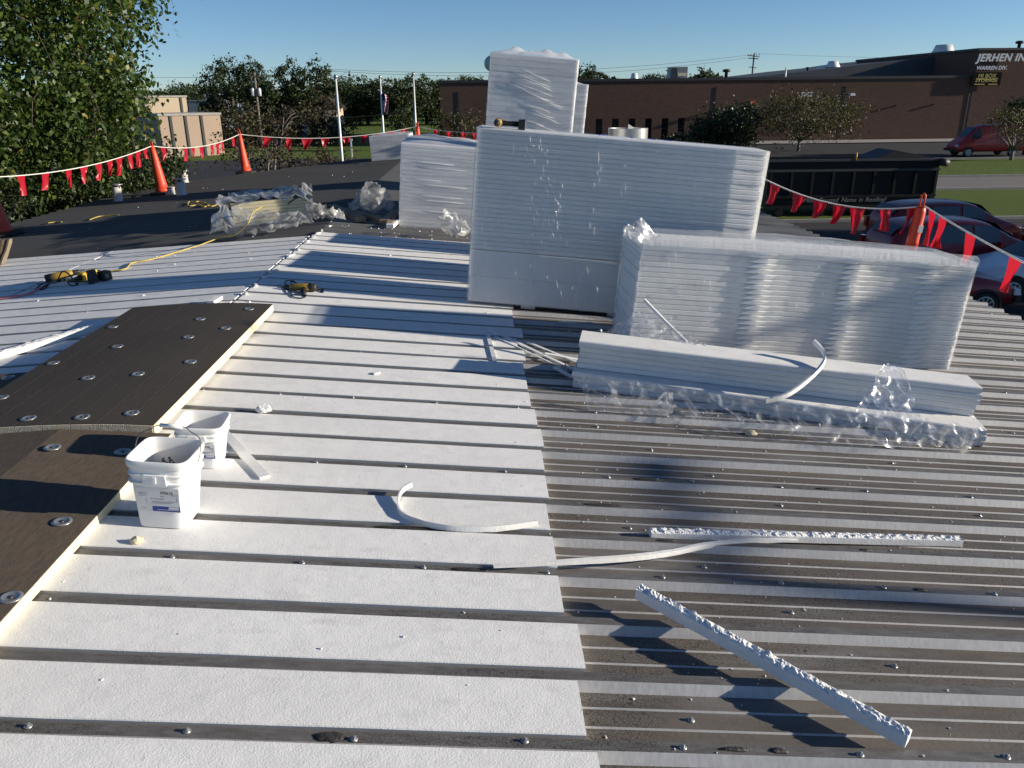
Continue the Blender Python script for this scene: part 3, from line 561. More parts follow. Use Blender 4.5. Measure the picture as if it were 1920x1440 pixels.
# ================================================================ the building we stand on
P_ = 0.305; Y0 = 1.882; K0, K1 = -15, 74          # rib pitch, one rib centre, rib index range
XE, XW = 8.0, -6.0                                # right and left eave
YB0, YB1 = Y0 + K0 * P_, Y0 + K1 * P_
own = thing('metal_roofed_building', 'low building with ribbed weathered metal gable roof underfoot', 'building', (0, 0, 0))
def left_end(y): return max(XW, min(-.6, XW + max(0.0, y - 20.3) * 1.02))
PROF = [(-.0425, 0, 2), (-.021, .032, 1), (.021, .032, 2), (.0425, 0, 0), (.101, 0, 2), (.106, .005, 0), (.112, .005, 2), (.117, 0, 0), (.186, 0, 2), (.191, .005, 0), (.197, .005, 2), (.202, 0, 0)]
for k in range(K0, K1, 3):
    pts = []
    for j in range(3):
        for y, z, mi in PROF: pts.append((Y0 + (k + j) * P_ + y, z, mi))
    pts.append((Y0 + (k + 3) * P_ - .0425, 0, 0))
    for side in (1, -1):
        b = MB(); xs = [0, 2.0, 4.0, 6.0, XE] if side > 0 else [0, .34, .67, 1.0]
        rows = []
        for u in xs:
            row = []
            for y, z, mi in pts:
                x = u if side > 0 else u * left_end(y)
                row.append((x, y, roofz(x) + PAN + z))
            rows.append(row)
        n = len(pts); vs = [p for r in rows for p in r]; b.v = vs
        for i in range(len(rows) - 1):
            for q in range(n - 1):
                a = i * n + q; f = (a, a + n, a + n + 1, a + 1)
                b.f.append(f if side > 0 else f[::-1]); b.m.append(pts[q][2]); b.sm.append(False)
        far = k * P_ + Y0 > 9.9
        b.build('roof_panel', [M['pan'], M['ribtop'], M['flank']] if not far else ([M['darkpan'], M['darkrib'], M['darkrib']] if side < 0 else [M['pan'], M['midrib'], M['midrib']]), own)
b = MB(); zb = roofz(XE) + PAN - .03
b.box((XE - .12, (YB0 + YB1) / 2, zb - .13), (.2, YB1 - YB0, .24)); b.build('right_fascia', M['trim'], own)
b = MB(); b.box((XW + .12, (YB0 + 20) / 2, roofz(XW) + PAN - .17), (.2, 20 - YB0, .24)); b.build('left_fascia', M['trim'], own)
M['ownwall'] = mat('beige_wall', (.35, .32, .27), .9)
b = MB(); b.box(((XE + XW) / 2, (YB0 + 19.8) / 2, (GZ + roofz(XE) - .2) / 2 - .1), (XE - XW - .7, 19.6 - YB0, roofz(XE) - .4 - GZ)); b.build('wall', M['ownwall'], own)
b = MB(); b.box((3.9, 22, (GZ + roofz(XE) - .2) / 2 - .1), (7.4, 4.6, roofz(XE) - .4 - GZ)); b.build('rear_wall', M['ownwall'], own)
# hex-headed screws with washers along every panel lap
sb = MB(); sb.lathe([(.011, 0), (.012, .002), (.008, .004)], n=10); sb.lathe([(.0062, .004), (.0062, .011), (.003, .0125)], n=6, sm=False); scm = sb.mesh('screw', M['galv'])
cnt = 0
for k in range(0, 33, 3):
    y = Y0 + k * P_
    for i in range(17):
        x = .28 + i * .485 + (k % 2) * .1
        if x > 7.9: continue
        x += random.uniform(-.05, .05); link('screw', scm, own, (x, y + random.uniform(-.008, .010), roofz(x) + PAN + .032), (random.uniform(-.12, .12), AR + random.uniform(-.1, .1), random.random())); cnt += 1
for k in range(-1, 20):
    for x in (2.75 + (k * .83) % 1.1, 4.4 + (k * .57) % 1.3):
        link('screw', scm, own, (x, Y0 + k * P_ + .15, roofz(x) + PAN), (0, AR, random.random()))
M['sealant'] = mat('black_sealant', (.020, .018, .017), .6, var=[(40, (.05, .045, .04), 1.8, I3)], bump=[(90, .8, .006, I3)])
for px, py, L_, w_ in [(770, 986, .16, .016), (1140, 972, .10, .012), (1245, 1004, .05, .01), (620, 1376, .05, .02), (1215, 905, .08, .012), (1460, 1406, .03, .012), (1650, 1062, .03, .01), (1725, 1105, .03, .012), (880, 1062, .08, .012), (1380, 1408, .05, .01), (1560, 930, .06, .012)]:
    p = pR(px, py, PAN + .033); k_ = round((p.y - Y0) / P_); y = Y0 + k_ * P_; b = MB(); n_ = 18; ring = []
    for q in range(n_):
        a = 2 * math.pi * q / n_; r = 1 + .35 * noise.noise(Vector((math.cos(a) * 2 + px, math.sin(a) * 2, py))); ring.append((L_ * r * math.cos(a), w_ * r * math.sin(a)))
    b.loft([[Vector((x, yy, 0)) for x, yy in ring], [Vector((x * .9, yy * .85, .0035)) for x, yy in ring], [Vector((x * .4, yy * .4, .006)) for x, yy in ring]], 0, True, True)
    o = b.build('sealant_patch', M['sealant'], own); o.location = (p.x, y, roofz(p.x) + PAN + .032); o.rotation_euler = (0, AR, 0)
# ================================================================ white foam strips laid in the flutes
def strip_mesh(L):
    b = MB(); n = 18; q = L * 31
    prof = [(-.104, PAN + .001), (.104, PAN + .001), (.1205, -.004), (.1175, 0), (-.1175, 0), (-.1205, -.004)]
    b.loft([[Vector((L * i / n, y + (.0018 * noise.noise(Vector((i * .9, y * 90, q))) if z > -.03 else 0), z + (.0012 * noise.noise(Vector((i * .6, y * 40, q + 5))) if z > -.03 else 0))) for y, z in prof] for i in range(n + 1)], 0, True, False); return recalc(b.mesh('foam_strip', M['eps']))
SM = [strip_mesh(2.405), strip_mesh(2.385), strip_mesh(2.425), strip_mesh(2.365)]
nr = 0
for k in range(-2, 28):
    yc = Y0 + k * P_ + P_ / 2
    x0 = .012 + random.uniform(0, .012); me = random.choice(SM)
    o = link('foam_strip', me, None, (x0 * math.cos(AR), yc + random.uniform(-.003, .003), -x0 * MR + random.uniform(-.001, .002)), (0, AR, random.uniform(-.0012, .0012)))
    if k < 3 and k != 1: o.data = SM[0] if k % 2 else SM[1]
    tag(o, f'white foam strip on the right slope, {NUM[nr]} row up from the bottom', 'foam strip', 'white foam strips on the right slope'); nr += 1
for col in range(2):
    nr = 0
    for k in range(9, 27):
        yc = Y0 + k * P_ + P_ / 2; x0 = -.014 - col * 2.43 - random.uniform(0, .01)
        o = link('foam_strip', random.choice(SM), None, (x0 * math.cos(AL), yc + random.uniform(-.003, .003), x0 * ML + random.uniform(-.001, .002)), (Matrix.Rotation(-AL, 4, 'Y') @ Matrix.Rotation(math.pi, 4, 'Z')).to_euler())
        tag(o, f'{"white foam strip beside the ridge" if col == 0 else "outer white foam strip"} on the left slope, {NUM[17 - nr]} from the bare metal', 'foam strip', 'white foam strips on the left slope'); nr += 1
# ================================================================ foam-core boards with black facers
def plate(parent, p, x, bent=False):
    b = MB(); b.lathe([(.038, 0), (.0385, .003), (.034, .0035), (.031, .0055), (.027, .0055), (.024, .0025), (.014, .0025), (.011, .0008), (.009, .0008)], n=24)
    o = b.build('fastener_plate', M['galv'], parent); o.location = p; o.rotation_euler = slope_rot(x, random.uniform(0, 3)) if abs(x) > .5 or not bent else (Matrix.Rotation(2 * ((MR if x > 0 else ML) * .5 - .018) / .25 * x, 4, 'Y') @ Matrix.Rotation(random.uniform(0, 3), 4, 'Z')).to_euler()
    c = MB(); c.lathe([(.0085, .0008), (.0085, .004), (.003, .005)], n=8); c.build('screw_head', M['steel'], o)
def bendz(x):
    h = .5; m_ = MR if x > 0 else ML
    return roofz(x) if abs(x) > h else -.018 - (m_ * h - .018) / (h * h) * x * x
def board(name, label, xl, xr, y0, y1, zb, th, nsec, m, core, ridge=0.0, gap=.007):
    t = thing(name, label, 'insulation board', ((xl + xr) / 2, y0, roofz((xl + xr) / 2) + zb)); O = Vector(t.location)
    w = (xr - xl) / nsec
    for i in range(nsec):
        a, c = xl + i * w + (gap / 2 if i else 0), xl + (i + 1) * w - (gap / 2 if i < nsec - 1 else 0)
        za, zc = (bendz(a), bendz(c)) if nsec > 4 else (roofz(a), roofz(c)); b = MB(); ns = 8
        def ring(y, z0, z1): return [Vector((a, y, za + z0)), Vector((c, y, zc + z0)), Vector((c, y, zc + z1)), Vector((a, y, za + z1))]
        rings = [[p - O for p in ring(y0 + (y1 - y0) * q / ns, zb, zb + th - .004)] for q in range(ns + 1)]
        b.loft(rings, 0, True, False)
        # facer sheet on top
        b.loft([[p - O for p in ring(y0 + (y1 - y0) * q / ns, zb + th - .004, zb + th)] for q in range(ns + 1)], 1, True, False)
        o = b.build('board_section', [core, m], t); recalc(o.data)
    return t, O
xr2 = pR(400, 686, .075).x; ya2, yb2 = pR(290, 800, .075).y, pR(510, 572, .075).y
xl2 = pL(100, 671, .075).x
b2, O2 = board('scored_insulation_board', 'dark scored insulation board bent over the ridge with a cream foam edge', xl2, xr2, ya2, yb2, .024, .060, 8, M['facer'], M['iso'])
# fluted near end of the bent board
for i in range(110):
    x = xl2 + .012 + (xr2 - xl2 - .024) * i / 109; b = MB(); b.box(Vector((x, ya2 - .0015, bendz(x) + .024 + .028)) - O2, ((xr2 - xl2) / 180, .003, .052)); 
    if i == 0: fl_ = MB()
    fl_.add(b.v, b.f)
fl_.build('fluted_end', M['isoedge'], b2)
xr1 = pR(125, 1028, .045).x
b1, O1 = board('insulation_board', 'flat brown-faced insulation board in the near left corner under the pails\' shadows', xl2 - .45, xr1, ya2 - 2.44, ya2 - .008, .001, .044, 3, M['facer2'], M['iso'], gap=.001)
b3, O3 = board('insulation_board', 'dark insulation board showing at the left edge beyond the bent one', xl2 - 1.25, xl2 - .012, ya2 + .02, pL(30, 700, .045).y, .001, .046, 2, M['facer2'], M['iso'], gap=.001)
def on_board(px, py, dz):
    p = pR(px, py, dz); return p if p.x > 0 else pL(px, py, dz)
for px, py in [(467, 580), (375, 595), (212, 614), (423, 616), (353, 630), (220, 650), (357, 679), (258, 698), (165, 708), (100, 682), (247, 775), (153, 778), (53, 784), (3, 747)]:
    p = on_board(px, py, .081); plate(b2, Vector((p.x, p.y, bendz(p.x) + .0848)) - O2, p.x, True)
for px, py in [(98, 839), (230, 847), (116, 978), (20, 1120)]:
    p = on_board(px, py, .046); plate(b1, Vector((p.x, p.y, roofz(p.x) + .0455)) - O1, p.x)
p = on_board(15, 708, .048); plate(b3, Vector((p.x, p.y, roofz(p.x) + .0475)) - O3, p.x)

# ================================================================ bundles of foam sheets
def saw(x, W, per, amp, duty=.27, ph=0.0):
    u = ((x / per) + ph) % 1.0
    return -amp * (u / (1 - duty)) if u < 1 - duty else -amp * (1 - (u - 1 + duty) / duty)
def sheet_mesh(name, W, D, t, off, prof=None, ch=.004, nst=None, m='eps', sk_=0.0):
    """one foam sheet: chamfered front edge following prof(x)"""
    xs = nst or [0, W * .33, W * .67, W]; b = MB(); rings = []
    for x in xs:
        y = off + (prof(x) if prof else 0)
        e = .004 if 0 < x < W else .004
        y2 = off + (prof(max(0, x - sk_)) if prof else 0)
        rings.append([Vector((x, y + ch, 0)), Vector((x, y, ch)), Vector((x, y2, t - ch)), Vector((x, y2 + ch, t)), Vector((x, D, t)), Vector((x, D, 0))])
    b.loft(rings, 0, True, False); return recalc(b.mesh(name, M[m]))
def wrap_shell(name, W, D, z0, H, off, amp, freq, m, parent, nx=70, ny=24, nz=50, top=True, bulge=0.0, seed=0.0, rag=0.0, topamp=None, skirt=0.0):
    """loose film box around the bundle, pulled out and in by creases"""
    b = MB(); per = []
    for i in range(nx): per.append((W * i / nx, 0, 0, -1))
    for i in range(ny): per.append((W, D * i / ny, 1, 0))
    for i in range(nx): per.append((W - W * i / nx, D, 0, 1))
    for i in range(ny): per.append((0, D - D * i / ny, -1, 0))
    n = len(per); rings = []
    def nz_(x, y, z): return noise.noise(Vector((x * freq[0] + seed, y * freq[1], z * freq[2]))) + .5 * noise.noise(Vector((x * freq[0] * 2.3 + seed, y * freq[1] * 2.1 + 7, z * freq[2] * 2.2)))
    for j in range(nz + 1):
        v = j / nz; z = z0 + H * v; ring = []
        for x, y, ax, ay in per:
            d = off + amp * nz_(x, y, z) * (.35 + .65 * min(1, 4 * v * (1 - v) + .3))
            cx = 1 if 0 < x < W else 1; ring.append(Vector((x + (ax * d), y + ay * d, z)))
        rings.append(ring)
    b.loft(rings, 0, False, True)
    if top:
        ta = topamp if topamp is not None else amp
        vs = []; mx, my = 40, 14
        for j in range(my + 1):
            for i in range(mx + 1):
                x, y = W * i / mx, D * j / my; e = min(1, 6 * min(i / mx, 1 - i / mx), 4 * min(j / my, 1 - j / my) + (0.0))
                z = z0 + H + bulge * (1 - (2 * i / mx - 1) ** 2) * (.4 + .6 * e) + ta * e * 1.6 * (nz_(x * 1.3 + 3, y * 2 + 5, 0) + .25) + rag * e * max(0, noise.noise(Vector((x * 4.1 + seed, y * 5, 2))))
                sx = off * (2 * i / mx - 1); sy = off * (2 * j / my - 1); vs.append((x + sx, y + sy, z))
        fs = [(j * (mx + 1) + i, j * (mx + 1) + i + 1, (j + 1) * (mx + 1) + i + 1, (j + 1) * (mx + 1) + i) for j in range(my) for i in range(mx)]
        b.add(vs, fs, 0, True)
    return b.build(name, m, parent)
def bundle(name, label, loc, rz, W, D, layers, t, group='wrapped bundles of foam sheets', prof=None, nst=None, jit=.004, ch=.004, z0=0.0, m='eps', wob=.003, skew=0.0):
    T = thing(name, label, 'foam bundle', loc, (Matrix.Rotation(AR if loc[0] > 0 else -AL, 4, 'Y') @ Matrix.Rotation(rz, 4, 'Z')).to_euler(), group)
    var = [sheet_mesh('foam_sheet', W, D, t - .0015, random.uniform(-jit, jit), prof(i) if prof else None, ch, nst, m, skew) for i in range(6)]
    for i in range(layers):
        link('foam_sheet', random.choice(var) if not prof else var[i % 6], T, (random.uniform(-wob, wob) * 2, 0, z0 + i * t))
    return T
# big wrapped stack in the middle: thick slabs below, thin sheets above
pA = pR(877, 572, PAN + .03); A_RZ = R_(-5.0)
low = bundle('foam_bundle', 'smooth wrapped lower bundle on blocks carrying the big middle stack', (pA.x, pA.y, roofz(pA.x) + PAN + .03), A_RZ, 2.44, .62, 2, .235, ch=.002, z0=.045)
for x in (.55, 1.35, 2.2): b = MB(); b.box((x, .3, .022), (.13, .5, .044)); b.build('foam_block', M['eps'], low)
wrap_shell('plastic_wrap', 2.44, .62, .04, .475, .018, .003, (3, 3, 1.2), M['film'], low, top=False, nz=24)
upA = bundle('foam_bundle', 'wide clear-wrapped bundle of thin sheets on top of the middle stack', (pA.x, pA.y, roofz(pA.x) + PAN + .03), A_RZ, 2.46, .64, 25, .0414, z0=.520, nst=[0, .8, 1.6, 2.2, 2.34, 2.46], jit=.002, prof=lambda i: (lambda x: .030 * max(0, (x - 2.2) / .26) * (1 + .2 * (i % 3))), ch=.007)
wrap_shell('plastic_wrap', 2.46, .64, .515, 1.043, .020, .002, (2.6, 2.6, .55), M['film'], upA, top=True, nz=40, seed=3.3)
UPA = upA.matrix_basis.copy()
# torn film tail hanging at the joint
# front right bundle: staggered sheets whose ends catch the sun
pB0, pB1 = Vector((3.24, 5.94)), pR(1775, 702, PAN); B_RZ = math.atan2(pB1.y - pB0.y, pB1.x - pB0.x); WB = (Vector((pB1.x, pB1.y)) - pB0).length
stB = sorted(set([0, WB] + [round(x, 3) for c in (1.02, 1.75, 2.36) for x in (c - .30, c - .24, c - .11, c - .05, c + .05, c + .11, c + .17)]))
def profB(i):
    def f(x):
        y = 0.0
        for c, a in ((1.02 + .02 * math.sin(i * 2.1), .034), (1.75 + .02 * math.sin(i * 1.3), .036), (2.36 + .03 * math.sin(i * 1.7), .030)):
            if c - .11 <= x <= c + .11: return -a * (1 - (x - c + .11) / .22) - .001
            if c - .30 <= x < c - .11: return -a * ((x - c + .30) / .19)
        return y
    return f
bun = bundle('foam_bundle', 'clear-wrapped bundle in front on the right with ragged sunlit sheet edges', (pB0.x, pB0.y, roofz(pB0.x) + PAN + .005), B_RZ, WB, .62, 21, .0405, prof=profB, nst=stB, ch=.006, jit=.003, z0=.034, skew=.06)
wrap_shell('plastic_wrap', WB, .62, .03, .885, .020, .005, (3, 3, .8), M['film'], bun, bulge=.045, nz=36, seed=8.1, topamp=.008)
# ruffled band of gathered film along the top edge
b = MB(); vs = []; nn = 220
for i in range(nn + 1):
    x = WB * i / nn
    for q, (dy, dz) in enumerate(((.03, .05), (-.012, .035), (-.022, .0), (-.026, -.03))):
        w_ = .008 * noise.noise(Vector((i * .9, q * .7, 4))) ; vs.append((x, -.022 + dy + w_, .03 + .885 + dz + w_ * .7 + .02 * (1 - (2 * i / nn - 1) ** 2)))
b.add(vs, [(i * 4 + q, i * 4 + q + 1, i * 4 + q + 5, i * 4 + q + 4) for i in range(nn) for q in range(3)], 0, True); b.build('gathered_film', M['film4'], bun)
# bundles standing behind
bC = bundle('foam_bundle', 'white-wrapped bundle left of the middle stack with blue shaded top', (.95, 11.45, roofz(.95) + PAN + .01), R_(1.5), 1.14, 2.3, 22, .0512, z0=.01, ch=.009)
wrap_shell('plastic_wrap', 1.14, 2.3, .0, 1.14, .010, .006, (1.1, 1.1, 11), M['film2'], bC, nx=50, nz=90, seed=1.7, topamp=.035, bulge=.02)
bD = bundle('foam_bundle', 'tall white-wrapped bundle standing highest above the middle stack', (2.09, 11.75, roofz(2.09) + PAN + .01), R_(-1), 1.20, 1.2, 32, .0745, z0=.01, ch=.008)
wrap_shell('plastic_wrap', 1.20, 1.2, 0, 2.40, .012, .006, (.9, .9, 9), M['film2'], bD, nx=60, nz=160, seed=5.2, topamp=.045, bulge=.06, rag=.10)
bE = bundle('foam_bundle', 'narrow view of a wrapped bundle behind the tall one, blue print on it', (2.75, 15.6, roofz(2.75) + PAN + .01), 0, 1.2, 1.2, 28, .0755, z0=.06, ch=.008)
wrap_shell('plastic_wrap', 1.20, 1.2, .05, 2.13, .012, .006, (.9, .9, 7), M['film2'], bE, nx=40, nz=60, seed=6.2, topamp=.05, bulge=.03, rag=.08)
b = MB()
for k in range(4):
    for j in range(5): b.box((1.02 + k * .035, -.03, .42 + j * .075 + (k % 2) * .02), (.022, .004, .045 if (j + k) % 3 else .06))
b.build('print', M['blue'], bE)
bF = bundle('foam_bundle', 'far low white bundle left of the ridge near the roof end', (-.86, 23.1, roofz(-.86) + PAN + .03), 0, 1.1, 1.2, 11, .058, z0=.01)
wrap_shell('plastic_wrap', 1.1, 1.2, 0, .66, .012, .012, (1, 1, 7), M['film2'], bF, nx=30, nz=30, seed=9.2, topamp=.06)
bG = bundle('foam_bundle', 'foam bundle hidden close behind the middle stack', (2.35, 7.98, roofz(2.35) + PAN + .01), R_(-5), 1.85, .95, 20, .0405, z0=.01)
bH = bundle('foam_bundle', 'second foam bundle hidden behind the middle stack', (2.5, 9.5, roofz(2.5) + PAN + .01), R_(-2), 1.7, .7, 20, .0405, z0=.01)
# blue marker scrawl on the middle stack's top
b = MB()
for pts in ([(1.02, .12), (1.06, .05), (1.10, .12)], [(1.06, .05), (1.03, .02)], [(1.30, .10), (1.32, .04)], [(1.45, .04), (1.47, .10), (1.51, .04), (1.53, .10)], [(1.58, .04), (1.60, .11), (1.66, .05)]):
    b.tube([(x, y + .05, 1.574) for x, y in pts], .004, 5)
tag(b.build('marker_scrawl', M['blue'], upA), kind='stuff')

# film creases with their glare built in: thin pale glossy tubes added as glints
def pleats(parent, regions):
    b = MB()
    for x0, x1, z0, z1, n, lean, y in regions:
        for k in range(n):
            x, z = random.uniform(x0, x1), random.uniform(z0, z1); L = random.uniform(.03, .16)
            segs = 1; L *= .8
            for s_ in range(segs):
                l = L / segs * random.uniform(.5, .9); r = random.uniform(.0012, .0030)
                b.tube([(x, y - .001, z), (x + lean * l * .5 + random.uniform(-.002, .002), y - .003, z - l * .5), (x + lean * l, y - .001, z - l)], [r * .4, r, r * .4], 5); x += lean * L / segs; z -= L / segs
    return tag(b.build('film_glint_pleats', M['glint_pleat'], parent), kind='stuff')
def folds(parent, regions, y):
    b = MB()
    for x0, x1, z0, z1, n, sl in regions:
        for k in range(n):
            x, z = random.uniform(x0, x0 + (x1 - x0) * .4), z0 + (z1 - z0) * (k + random.uniform(0, .6)) / n; L = random.uniform(.25, .5) if x1 - x0 < .5 else random.uniform(.45, .85); r = random.uniform(.0025, .0048)
            L = min(L, 1.12 - x)
            b.tube([(x, y + .006, z), (x + L * .3, y, z + sl * L * random.uniform(.1, .3)), (x + L * .7, y, z + sl * L * random.uniform(.55, .8)), (x + L, y + .006, z + sl * L)], [r * .3, r, r, r * .2], 6)
    return tag(b.build('film_folds', M['foldfilm'], parent), kind='stuff')
M['foldfilm'] = mat('white_film_fold', (.80, .81, .83), .4, spec=.5)
M['glint_pleat'] = mat('film_glint_pleat', (.82, .84, .88), .15, spec=.9)  # pale gloss standing in for glare streaks on the film
pleats(upA, [(.40, .62, 1.2, 1.53, 22, .18, -.03), (.48, .76, .80, 1.22, 46, .32, -.03), (.52, .85, .62, .9, 14, .35, -.03), (1.0, 1.08, .7, 1.5, 12, .05, -.03), (1.2, 2.2, .6, 1.5, 12, .12, -.028), (.05, .4, .6, 1.5, 8, .03, -.028)])
folds(bD, [(.15, .9, 1.9, 2.25, 7, -.26), (.45, .75, .2, 1.9, 26, -.25)], -.022)
folds(bC, [(.1, .6, .25, 1.0, 7, -.02)], -.016)
folds(bE, [(.2, .6, .3, 1.9, 8, -.1)], -.02)
pleats(low, [(.4, 1.2, .15, .47, 16, .3, -.026)])
pleats(bun, [(.1, .6, .25, .88, 10, .2, -.027), (.6, 2.4, .15, .85, 6, .03, -.03)])
# ================================================================ loose foam pieces
def bar(name, label, cat, A, Bp, w, h, m='eps', rough=0.0, n=60, m2='eps_cut', group=None):
    """square stick from A to B lying on its bottom edge line; rough > 0 tears its top face"""
    A, Bp = Vector(A), Vector(Bp); L = (Bp - A).length; X = (Bp - A).normalized(); Yv = Vector((0, 0, 1)).cross(X).normalized(); Z = X.cross(Yv)
    b = MB(); nt = 5 if rough else 1; rings = []
    for i in range(n + 1):
        x = L * i / n; r = [Vector((x, -w / 2, 0)), Vector((x, w / 2, 0)), Vector((x, w / 2, h * (.86 if rough else 1)))]
        for q in range(1, nt):
            y = w / 2 - w * q / nt; r.append(Vector((x, y, h + rough * (noise.noise(Vector((x * 38, y * 60, h * 9))) + .7 * noise.noise(Vector((x * 95, y * 110, 2)))))))
        r.append(Vector((x, -w / 2, h * (.86 if rough else 1) + (rough * .3 * noise.noise(Vector((x * 60, 1, 1))) if rough else 0)))); rings.append(r)
    b.loft(rings, 0, True, False); me = recalc(b.mesh(name, [M[m], M[m2]]))
    if rough:
        for p in me.polygons:
            if p.normal.z > .25 : p.material_index = 1
    o = link(name, me); o.matrix_world = Matrix(((X.x, Yv.x, Z.x, A.x), (X.y, Yv.y, Z.y, A.y), (X.z, Yv.z, Z.z, A.z), (0, 0, 0, 1))); return tag(o, label, cat, group)
def spline(P, n=10):
    P = [Vector(p) for p in P]; out = []
    for i in range(len(P) - 1):
        a, b_, c, d = P[max(i - 1, 0)], P[i], P[i + 1], P[min(i + 2, len(P) - 1)]
        for k in range(n):
            t = k / n; out.append(.5 * ((2 * b_) + (c - a) * t + (2 * a - 5 * b_ + 4 * c - d) * t * t + (3 * b_ - a - 3 * c + d) * t ** 3))
    return out + [P[-1]]
def ribbon(name, label, P, w, t, m='eps', ups=None, n=10, cat='foam offcut', taper=False):
    """flat flexible strip: width w along the up vector, thickness t"""
    Q = spline(P, n); b = MB(); rings = []
    for i, p in enumerate(Q):
        T = (Q[min(i + 1, len(Q) - 1)] - Q[max(i - 1, 0)]).normalized(); u = i / (len(Q) - 1)
        up = Vector(ups[0]).lerp(Vector(ups[1]), u) if ups else Vector((0, 0, 1)); s = up.cross(T).normalized(); up = T.cross(s)
        k = (min(1, .25 + 3 * u, .25 + 3 * (1 - u)) if taper else 1) * (1 + .12 * noise.noise(Vector((i * .6, w * 50, 3))))
        rings.append([p + up * w / 2 * k + s * t / 2, p - up * w / 2 * k + s * t / 2, p - up * w / 2 * k - s * t / 2, p + up * w / 2 * k - s * t / 2])
    O = Q[0].copy(); b.loft([[q - O for q in r] for r in rings], 0, True, False); o = link(name, recalc(b.mesh(name, M[m])), None, O); return tag(o, label, cat)
# packs of loose planks in front of the right bundle
def pack(label, P0, P1, D, layers, t, lift, jit, wob):
    d = Vector(P1) - Vector(P0); rz = math.atan2(d.y, d.x); W = math.hypot(d.x, d.y)
    T = thing('foam_plank_pack', label, 'foam planks', (P0[0], P0[1], roofz(P0[0]) + lift), (Matrix.Rotation(AR, 4, 'Y') @ Matrix.Rotation(rz, 4, 'Z')).to_euler(), 'loose foam planks before the right bundle')
    for i in range(layers):
        me = sheet_mesh('foam_plank', W, D, t - .001, random.uniform(-jit, jit), (lambda x: .006 * math.sin(x * 1.3 + i)) if jit else None, .007, [W * q / 6 for q in range(7)])
        link('foam_plank', me, T, (random.uniform(-wob, wob), -.012 * i + (.0), i * t), (0, 0, random.uniform(-.003, .003)))
    return T
q0, q1 = pR(1072, 727, PAN), pR(1842, 838, PAN)
pk1 = pack('lower pack of white foam planks half buried in crumpled film', q0, q1, .40, 3, .042, PAN + .002, .006, .012)
q2, q3 = pR(1084, 690, .088), pR(1828, 781, .088)
pk2 = pack('upper pack of five white foam planks leaning on the right bundle', q2, q3, .27, 5, .042, .088, .003, .010)
# sticks and offcuts on the bare metal
bar('foam_stick', 'thick foam stick with torn top lying diagonally at lower right', 'foam stick', pR(1196, 1118, .02), pR(1700, 1396, .0), .042, .052, rough=.010, n=110)
bar('foam_stick', 'long straight foam stick with crumbly top lying along the ribs', 'foam stick', pR(1218, 1006, PAN + .01), pR(1798, 1020, PAN + .01), .05, .036, rough=.009, n=150)
ribbon('foam_ribbon', 'flexible foam strip bending under the long crumbly stick', [pR(925, 1062, .012), pR(1060, 1054, .012), pR(1180, 1046, .0), pR(1260, 1036, -.01), pR(1330, 1022, -.01), pR(1430, 1014, -.01), pR(1495, 1013, -.012)], .024, .018, n=8, taper=True)
ribbon('foam_sliver', 'short thin foam sliver under the flexible strip', [pR(1335, 1012, -.02), pR(1380, 1020, -.02), pR(1430, 1031, -.03)], .008, .006)
ribbon('curled_foam_strip', 'curled foam strip with one end standing on the white strips', [pR(772, 908, .045), pR(752, 922, .03), pR(746, 950, .012), pR(765, 970, .012), pR(830, 988, .012), pR(920, 992, .012), pR(1008, 981, .014)], .026, .008, ups=((0, 0, 1), (0, .3, 1)))
ribbon('curved_foam_strip', 'bright curved foam strip sticking up from the plank pack', [pR(1436, 752, .14), pR(1480, 738, .19), pR(1520, 708, .26), pR(1543, 682, .33), pR(1545, 662, .37), pR(1526, 640, .42)], .034, .014, ups=((0, -.3, 1), (-.2, .1, 1)))
ribbon('foam_sliver', 'white foam sliver leaning on the right bundle behind the planks', [pR(1208, 562, .46), pR(1245, 600, .36), pR(1288, 642, .27)], .022, .014)
bar('foam_lath', 'flat foam lath lying beside the rear pail', 'foam lath', pR(421, 814, .004), pR(497, 897, .004), .05, .012)
for i, (a, c, wd) in enumerate([((915, 617), (1078, 695), .026), ((915, 629), (928, 679), .03), ((928, 632), (1050, 690), .012), ((990, 643), (1085, 682), .022), ((1022, 664), (1085, 676), .035), ((1040, 690), (1080, 712), .03), ((1048, 604), (1110, 606), .03)]):
    bar('foam_lath', ['long thin foam lath from the white strips to the plank pack', 'short foam lath across two shaded white strips', 'thin shaded foam sliver beside the long lath', 'foam lath lying in the shade left of the planks', 'wider foam lath touching the left end of the planks', 'foam lath at the lower left corner of the planks', 'small white lath under the edge of the middle stack'][i], 'foam lath', pR(*a, .004 if a[0] < 975 else -.005), pR(*c, .004 if c[0] < 960 else -.02), wd, .010)
bar('foam_lath', 'long bright foam piece lying aslant on the left slope', 'foam lath', pL(-60, 688, .004), pL(208, 611, .004), .07, .045, rough=.006, n=60)
bar('foam_lath', 'small white foam chip lying on a strip below the shaded band', 'foam chip', pR(700, 702, .003), pR(711, 699, .003), .025, .01)
bar('foam_lath', 'white foam wedge at the ridge above the dark board', 'foam chip', pL(395, 571, .01), pL(412, 561, .01), .06, .03)
def chunk(label, p, s, m, flat=.7):
    bm = bmesh.new(); bmesh.ops.create_icosphere(bm, subdivisions=2, radius=1)
    for v in bm.verts:
        k = 1 + .38 * noise.noise(v.co * 1.7 + Vector(p)) + .2 * noise.noise(v.co * 4 + Vector(p)); v.co = Vector((v.co.x * s * k, v.co.y * s * .7 * k, max(-.3, v.co.z) * s * flat * k))
    me = bpy.data.meshes.new('foam_chunk'); bm.to_mesh(me); bm.free(); me.materials.append(M[m]); tag(link('foam_chunk', me, None, Vector(p) + Vector((0, 0, s * .2))), label, 'foam chunk')
